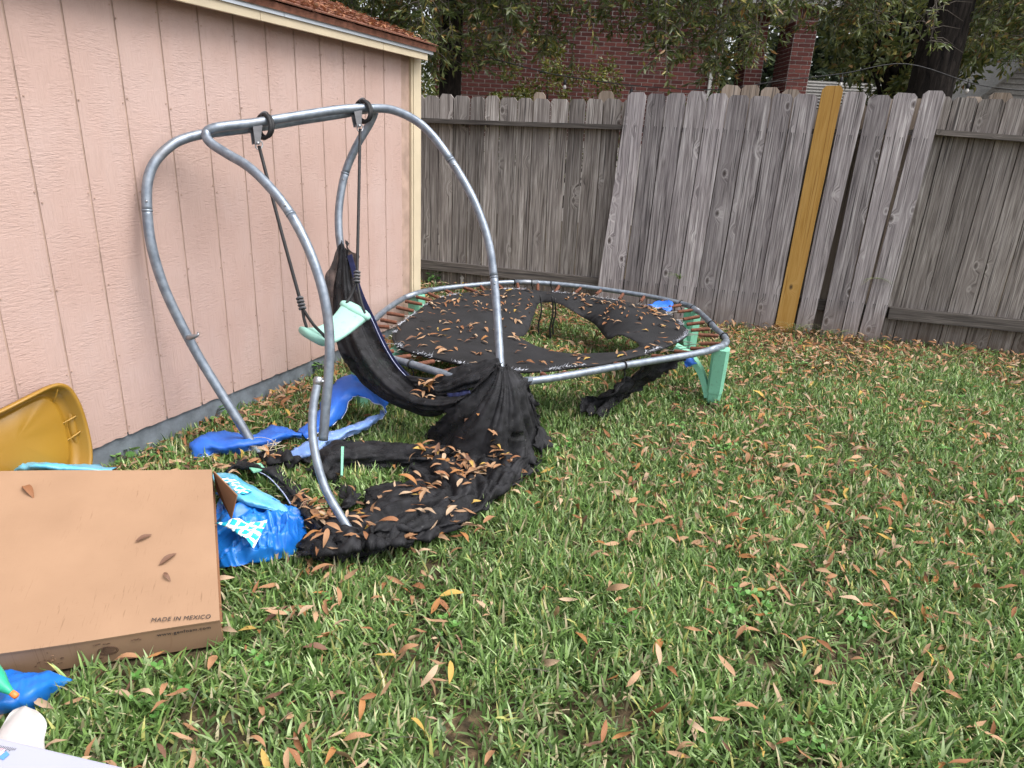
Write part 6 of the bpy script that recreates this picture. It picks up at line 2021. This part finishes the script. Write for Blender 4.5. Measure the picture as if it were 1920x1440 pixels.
# clover and small weeds low in the lawn
n = 420
cxs = rng.uniform(-1.2, 4.2, 60); cys = rng.uniform(1.3, 5.2, 60)
ci = rng.integers(0, 60, n)
X = cxs[ci] + rng.normal(0, 0.035, n); Y = cys[ci] + rng.normal(0, 0.03, n)
ok = yard(X, Y, 0.02)
for hp_ in heap_polys: ok &= ~poly_np(hp_, X, Y)
X, Y = X[ok], Y[ok]
vv, tt, cc = [], [], []
for x, y in zip(X, Y):
    z = gz(x, y) + rng.uniform(0.02, 0.055)
    a0 = rng.uniform(0, 6.28)
    col = np.array([(0.10, 0.26, 0.05), (0.14, 0.32, 0.07), (0.19, 0.36, 0.10)][int(rng.integers(3))])
    for k in range(3):
        a = a0 + k * 2.094
        r = rng.uniform(0.005, 0.009)
        c = np.array([x + math.cos(a) * r, y + math.sin(a) * r, z])
        n0 = len(vv)
        for q in range(6):
            w = q * 1.047
            vv.append((c[0] + math.cos(w) * r, c[1] + math.sin(w) * r, c[2] + 0.004 * math.cos(w - a) + rng.normal() * 0.001))
            cc.append(col)
        tt += [(n0, n0 + q, n0 + q + 1) for q in range(1, 5)]
clv = np_mesh('clover', np.array(vv), np.array(tt), MAT['grass'], None, np.array(cc))
tag(clv, 'bright green clover leaves scattered low in the lawn', 'clover', kind='stuff')

# tall grass tufts along the fence and leafy weeds by the shed
def tuft(label, x, y, n, Lm, group, base_z=None, spread=0.03, hang=0.0):
    e = empty('grass_tuft', (x, y, 0)); tag(e, label, 'grass tuft', group)
    V_, T_, C_ = [], [], []
    for i in range(n):
        a = rng.uniform(0, 6.28); ln = Lm * rng.uniform(0.5, 1.2); w = rng.uniform(0.003, 0.0055)
        p = Vector((rng.normal() * spread, rng.normal() * spread * 0.5, (gz(x, y) if base_z is None else base_z)))
        d = Vector((math.cos(a) * 0.5, -abs(math.sin(a)) * 0.5, 1.0 - hang * 2)).normalized()
        s = Vector((-math.sin(a), math.cos(a), 0))
        col = [(0.12, 0.22, 0.06), (0.20, 0.30, 0.11), (0.33, 0.34, 0.17)][int(rng.integers(3))]
        n0 = len(V_)
        for k in range(6):
            ww = w * (1 - k / 5.5)
            V_ += [p - s * ww, p + s * ww]; C_ += [col, col]
            p = p + d * ln / 5
            d = (d + Vector((math.cos(a) * 0.25, -0.08, -0.32))).normalized()
        for k in range(5):
            T_ += [(n0 + k * 2, n0 + k * 2 + 1, n0 + k * 2 + 3), (n0 + k * 2, n0 + k * 2 + 3, n0 + k * 2 + 2)]
    np_mesh('blades', np.array([tuple(v) for v in V_]), np.array(T_), MAT['grass'], e, np.array(C_))
gtu = 'grass tufts along the foot of the fence'
for (x, y, _), n_, L_, lb in (((2.326, 5.462, 0.066), 26, 0.24, 'tall grass tuft at the foot of the golden fence board'), ((2.579, 5.393, 0.039), 30, 0.20, 'grass tuft under the wide gap between fence boards'), ((1.874, 5.567, 0.014), 22, 0.13, 'low grass tuft at the fence beside the trampoline'), ((3.469, 5.197, 0.01), 12, 0.14, 'thin grass tuft under the low right fence rail')):
    tuft(lb, x, y, n_, L_, gtu)
x, y, z = (2.814, 5.38, 0.504)
tuft('pale grass blades hanging out of a crack between fence boards', x, y, 9, 0.16, gtu, base_z=z, spread=0.008, hang=0.45)
x, y, z = (1.359, 5.707, 0.412)
tuft('pale grass blades sprouting through the fence above the trampoline', x, y, 12, 0.18, gtu, base_z=z - 0.05, spread=0.01, hang=0.15)
def weed(label, x, y, n, h, r):
    e = empty('leafy_weed', (x, y, 0)); tag(e, label, 'weed', 'leafy weeds by the walls')
    V_, T_, C_ = [], [], []
    paths = []
    for i in range(n):
        a = rng.uniform(0, 6.28); rr = r * math.sqrt(rng.uniform(0, 1))
        p = Vector((math.cos(a) * rr, math.sin(a) * rr, gz(x, y) + rng.uniform(0.2, 1) * h))
        paths.append(([Vector((0, 0, gz(x, y))), p * 0.5 + Vector((0, 0, 0.02)), p], [0.0018, 0.0015, 0.001]))
        s = rng.uniform(0.012, 0.024)
        col = [(0.07, 0.18, 0.04), (0.11, 0.25, 0.06), (0.17, 0.32, 0.09)][int(rng.integers(3))]
        n0 = len(V_)
        tx, ty = rng.normal() * 0.35, rng.normal() * 0.35
        for q in range(7):
            w = q * 6.283 / 7
            dx, dy = math.cos(w) * s, math.sin(w) * s * 0.75
            V_.append((p.x + dx, p.y + dy, p.z + dx * tx + dy * ty)); C_.append(col)
        T_ += [(n0, n0 + q, n0 + q + 1) for q in range(1, 6)]
    tubes_mesh('stems', paths, MAT['twig'], e, 4)
    np_mesh('leaves', np.array(V_), np.array(T_), MAT['grass'], e, np.array(C_))
for (x, y, _), n_, h_, r_, lb in (((-0.787, 6.31, 0.1), 30, 0.10, 0.07, 'leafy green weed in the corner between shed and fence'), ((-1.657, 2.633, 0), 14, 0.06, 0.06, 'round-leaved weed against the grey slab beside the gold tub'), ((-1.563, 2.675, 0), 16, 0.05, 0.09, 'low leafy weeds spreading along the shed slab'), ((-1.484, 3.119, 0), 16, 0.08, 0.07, 'leafy weed between the slab and the blue strip'), ((-1.16, 3.864, 0), 22, 0.09, 0.08, 'leafy weed at the slab behind the swing seat')):
    weed(lb, x, y, n_, h_, r_)

# ================================================================== fallen leaves
leaf_me = []
for var in range(7):
    L, Wd = 1.0, [0.22, 0.27, 0.18, 0.30, 0.23, 0.20, 0.26][var]
    bend, fold, twist = [(0.05, 0.16, 0.4), (0.12, 0.22, -0.6), (-0.09, 0.12, 0.8), (0.06, 0.26, 0.3), (0.17, 0.08, -0.4), (-0.04, 0.24, 1.0), (0.22, 0.16, 0.6)][var]
    v, f = [], []
    m = 7
    for i in range(m + 1):
        u = i / m
        w = Wd * 0.5 * (math.sin(math.pi * u ** 0.85) ** 0.8 + 0.02)
        z = bend * math.sin(math.pi * u) + 0.02 * math.sin(9 * u + var)
        side = 0.10 * math.sin(2.5 * u + var) * 0.4
        tw_ = twist * (u - 0.5)
        for s_ in (-1, 0, 1):
            y_ = side + s_ * w * math.cos(tw_)
            z_ = z + abs(s_) * w * fold * 2 + s_ * w * math.sin(tw_)
            v.append((u - 0.5, y_, z_))
    for i in range(m):
        for k in range(2):
            f.append((i * 3 + k, i * 3 + k + 1, i * 3 + 4 + k, i * 3 + 3 + k))
    leaf_me.append((v, f))
LEAFM = {}
def leaf_mesh(var, shade):
    k = (var, shade)
    if k not in LEAFM:
        me = bpy.data.meshes.new('fallen_leaf')
        me.from_pydata(leaf_me[var][0], [], leaf_me[var][1])
        me.materials.append(DRYM[shade])
        me.polygons.foreach_set('use_smooth', [True] * len(me.polygons))
        LEAFM[k] = me
    return LEAFM[k]
SHW = np.array([0.24, 0.24, 0.14, 0.16, 0.10, 0.08, 0.04]); SHW = SHW / SHW.sum()
def fallen(pos, size, label, group, tilt=0.25, yaw=None, shade=None, name='fallen_leaf', nrm=None):
    var = int(rng.integers(7)); sh = int(rng.choice(7, p=SHW)) if shade is None else shade
    o = inst(name, leaf_mesh(var, sh), pos, (rng.normal() * tilt, rng.normal() * tilt, rng.uniform(0, 6.28) if yaw is None else yaw), (size, size, size))
    tag(o, label, 'leaf', group)
    return o
from mathutils.bvhtree import BVHTree
def bvh_of(grids):
    v, f = [], []
    for g_ in grids:
        n0 = len(v); nu, nv = len(g_), len(g_[0])
        v += [p for r in g_ for p in r]
        f += [(n0 + i * nv + j, n0 + i * nv + j + 1, n0 + (i + 1) * nv + j + 1, n0 + (i + 1) * nv + j) for i in range(nu - 1) for j in range(nv - 1)]
    return BVHTree.FromPolygons(v, f)
net_bvh = bvh_of(net_grids)
stuffV, stuffT, stuffC = [], [], []
def stuff_leaf(p, size, yaw, tx, ty, col=None):
    v, f = leaf_me[int(rng.integers(7))]
    m = Matrix.Translation(p) @ Matrix.Rotation(yaw, 4, 'Z') @ Matrix.Rotation(tx, 4, 'X') @ Matrix.Rotation(ty, 4, 'Y') @ Matrix.Scale(size, 4)
    n0 = len(stuffV)
    c = np.array(DRY[int(rng.choice(7, p=SHW))] if col is None else col) * rng.uniform(0.75, 1.15)
    # thinner: every other cross-section is enough for the small ones
    idx = [0, 6, 7, 8, 12, 13, 14, 18, 19, 20, 23]
    keep_ = [0, 1, 2, 6, 7, 8, 12, 13, 14, 21, 22, 23]
    for k in keep_:
        stuffV.append(tuple(m @ Vector(v[k]))); stuffC.append(c)
    for i in range(3):
        for k in range(2):
            a = n0 + i * 3 + k
            stuffT.append((a, a + 1, a + 4)); stuffT.append((a, a + 4, a + 3))
# on the box: four single leaves
for (p, yaw, sz, lb, sh) in (((-1.546, 1.93, 0.23), -0.72, 0.085, 'curled brown leaf near the back edge of the box top', 2), ((-1.112, 1.799, 0.19), 0.85, 0.050, 'narrow brown leaf in the middle of the box top', 5), ((-1.006, 1.729, 0.165), 1.12, 0.060, 'dark pointed leaf on the box above the lettering', 5), ((-0.977, 1.665, 0.15), -0.75, 0.045, 'short grey-brown leaf on the box close to the lettering', 5)):
    q_ = on_top(p)
    lf = fallen(q_ + box_n * 0.003, sz, lb, None, 0.0, yaw, sh)
    lf.rotation_euler = (Vector((0, 0, 1)).rotation_difference(box_n) @ Matrix.Rotation(yaw, 3, 'Z').to_quaternion()).to_euler()
# on the mat
n_mat = 0
gm = 'dry leaves on the trampoline mat'
tries = 0
while n_mat < 66 and tries < 3000:
    tries += 1
    if rng.uniform() < 0.3:
        k = int(rng.integers(len(mo))); q = mo[k]; x = q[0] * 0.93 + 0.2 * 0.07 + rng.normal() * 0.04; y = q[1] * 0.93 + 4.15 * 0.07 + rng.normal() * 0.04
        if y < 4.2: continue
    else:
        x, y = rng.uniform(-0.8, 1.1), rng.uniform(3.1, 5.2)
    if not inside(mo, x, y) or inside(ho, x, y) or pdist(mo, x, y) < 0.03 or pdist(ho, x, y) < 0.06: continue
    if x > 0.45 and rng.uniform() < 0.4: continue
    fallen((x, y, mat_z(x, y) + 0.004), rng.uniform(0.045, 0.085), 'dry brown leaf lying on the torn black trampoline mat', gm, 0.12)
    n_mat += 1
tries = 0; k_ = 0
while k_ < 240 and tries < 3000:
    tries += 1
    x, y = rng.uniform(-0.8, 1.1), rng.uniform(3.1, 5.25)
    if not inside(mo, x, y) or inside(ho, x, y) or pdist(ho, x, y) < 0.04: continue
    if y < 4.4 and rng.uniform() < 0.6: continue
    stuff_leaf(Vector((x, y, mat_z(x, y) + 0.005)), rng.uniform(0.035, 0.07), rng.uniform(0, 6.28), rng.normal() * 0.15, rng.normal() * 0.15); k_ += 1
# on the netting, in drifts
gn = 'dry leaves caught in the fallen netting'
clus = [((-0.4, 3.005, 0.08), 0.035, 8), ((-0.312, 2.708, 0.08), 0.05, 11), ((-0.196, 2.669, 0.08), 0.05, 8), ((-0.117, 2.586, 0.08), 0.05, 14), ((-0.048, 2.686, 0.08), 0.03, 8), ((-0.23, 2.478, 0.08), 0.07, 10), ((-0.306, 2.316, 0.08), 0.05, 6), ((-0.675, 2.161, 0.08), 0.04, 12), ((-0.762, 2.29, 0.08), 0.04, 8), ((-0.578, 1.947, 0.08), 0.05, 6), ((-0.17, 2.173, 0.08), 0.06, 8), ((-0.375, 2.064, 0.08), 0.08, 6), ((-0.488, 2.106, 0.08), 0.06, 6), ((-0.47, 2.346, 0.5), 0.05, 3), ((-1.032, 2.614, 0.06), 0.03, 6)]
for (c, s_, n_) in clus:
    for k in range(n_):
        x, y = c[0] + rng.normal() * s_, c[1] + rng.normal() * s_ * 0.8
        hit = net_bvh.ray_cast(Vector((x, y, 1.2)), Vector((0, 0, -1)))
        z = hit[0].z if hit[0] is not None else gz(x, y) + 0.045
        if z > 0.55: continue
        fallen((x, y, z + 0.010 + 0.004 * (k % 4)), rng.uniform(0.05, 0.085), 'dry tan leaf caught in the folds of the fallen black netting', gn, 0.25)
for (c, s_, n_) in clus:
    for k in range(int(n_ * 1.3)):
        x, y = c[0] + rng.normal() * s_, c[1] + rng.normal() * s_ * 0.8
        hit = net_bvh.ray_cast(Vector((x, y, 1.2)), Vector((0, 0, -1)))
        z = hit[0].z if hit[0] is not None else gz(x, y) + 0.04
        if z < 0.4:
            stuff_leaf(Vector((x, y, z + 0.006)), rng.uniform(0.04, 0.075), rng.uniform(0, 6.28), rng.normal() * 0.25, rng.normal() * 0.25)
# lawn: the largest as single leaves, the rest as litter
N = 30000
X = rng.uniform(-2.6, 5.0, N); Y = rng.uniform(0.8, 6.6, N)
kp = rng.uniform(0, 1, N) < np.interp(Y, [0.8, 1.8, 2.8, 5.5], [0.42, 0.5, 1.0, 1.0]); X, Y = X[kp], Y[kp]
ok = yard(X, Y, 0.01)
for hp_ in heap_polys: ok &= ~poly_np(hp_, X, Y)
X, Y = X[ok], Y[ok]
dn_ = pat(X, Y, 1.4, 8.0)
ok = rng.uniform(-0.6, 0.7, len(X)) < dn_ * 1.3 + 0.12
X, Y = X[ok], Y[ok]
# drifts against the fence and the shed
nf = 420
s_ = rng.uniform(-0.8, 2.9, nf); d_ = np.abs(rng.normal(0.25, 0.38, nf)) + 0.03
fx = F1n[0] + FDn[0] * s_ - 0.226 * d_; fy = F1n[1] + FDn[1] * s_ - 0.974 * d_
ns = 420
s2 = rng.uniform(-0.2, 2.2, ns); d3 = np.abs(rng.normal(0.05, 0.16, ns)) + 0.02
sx_ = S0n[0] + SDn[0] * s2 + SNn[0] * d3; sy_ = S0n[1] + SDn[1] * s2 + SNn[1] * d3
nu_ = 300
ux = rng.normal(0.35, 0.35, nu_); uy = rng.normal(4.35, 0.35, nu_)
AX = np.concatenate([X, fx, sx_, ux]); AY = np.concatenate([Y, fy, sy_, uy])
ok = yard(AX, AY, 0.005); AX, AY = AX[ok], AY[ok]
sz = np.clip(rng.normal(0.053, 0.015, len(AX)), 0.024, 0.088)
on_screen = (AX > -0.72 * AY) & (AX < 0.78 * AY) & (AY > 1.12)
# two in three near the camera stay in the litter so that the singles spread up the lawn
score = np.where(on_screen, sz / np.sqrt(AX ** 2 + AY ** 2 + 1.9), -1)
order = np.argsort(-score)
used = len([o for o in COL.objects if o.name.startswith('fallen_leaf')])
n_single = max(0, 298 - used)
gl = 'dry leaves lying in the lawn'
for r_, k in enumerate(order):
    x, y, s_ = float(AX[k]), float(AY[k]), float(sz[k])
    z = gz(x, y) + rng.uniform(0.014, 0.056)
    if r_ < n_single:
        fallen((x, y, z + 0.012), s_, 'dry brown lance-shaped leaf lying in the green lawn', gl, 0.5)
    else:
        stuff_leaf(Vector((x, y, z)), s_, rng.uniform(0, 6.28), rng.normal() * 0.4, rng.normal() * 0.4)
# on the shed roof and along the rails
for k in range(520):
    xs_, rr = rng.uniform(0.2, 2.45), abs(rng.normal(0.25, 0.35))
    if rr > 1.3: continue
    pl = eave + SX * xs_ + rdir * (rr + 0.01) + rup * rng.uniform(0.012, 0.02)
    pw = Vector(S0) + SD * pl.x + Vector((-SN.x, -SN.y, 0)) * pl.y + Vector((0, 0, pl.z))
    stuff_leaf(pw, rng.uniform(0.045, 0.085), rng.uniform(0, 6.28), rng.normal() * 0.2, rng.normal() * 0.2 , (0.27, 0.115, 0.06) if rng.uniform() < 0.7 else None)
tp = []
for k in range(170):
    x, y = rng.uniform(-1.6, 3.6), rng.uniform(1.2, 5.2)
    if not yard(np.array([x]), np.array([y]), 0.03)[0]: continue
    a = rng.uniform(0, 6.28); ln = rng.uniform(0.04, 0.13); z = gz(x, y) + rng.uniform(0.02, 0.05)
    p = Vector((x, y, z)); d = Vector((math.cos(a), math.sin(a), rng.normal() * 0.2)) * ln
    tp.append(([p, p + d * 0.5 + Vector((0, 0, 0.006)), p + d], [0.0014, 0.0012, 0.0008]))
tag(tubes_mesh('fallen_twigs', tp, MAT['twig'], None, 4), 'thin broken grey twigs scattered through the lawn', 'twigs', kind='stuff')
lit = np_mesh('leaf_litter', np.array(stuffV), np.array(stuffT), MAT['litter'], None, np.array(stuffC))
tag(lit, 'drifts of small dry brown leaves over the lawn, mat and shed roof', 'leaf litter', kind='stuff')
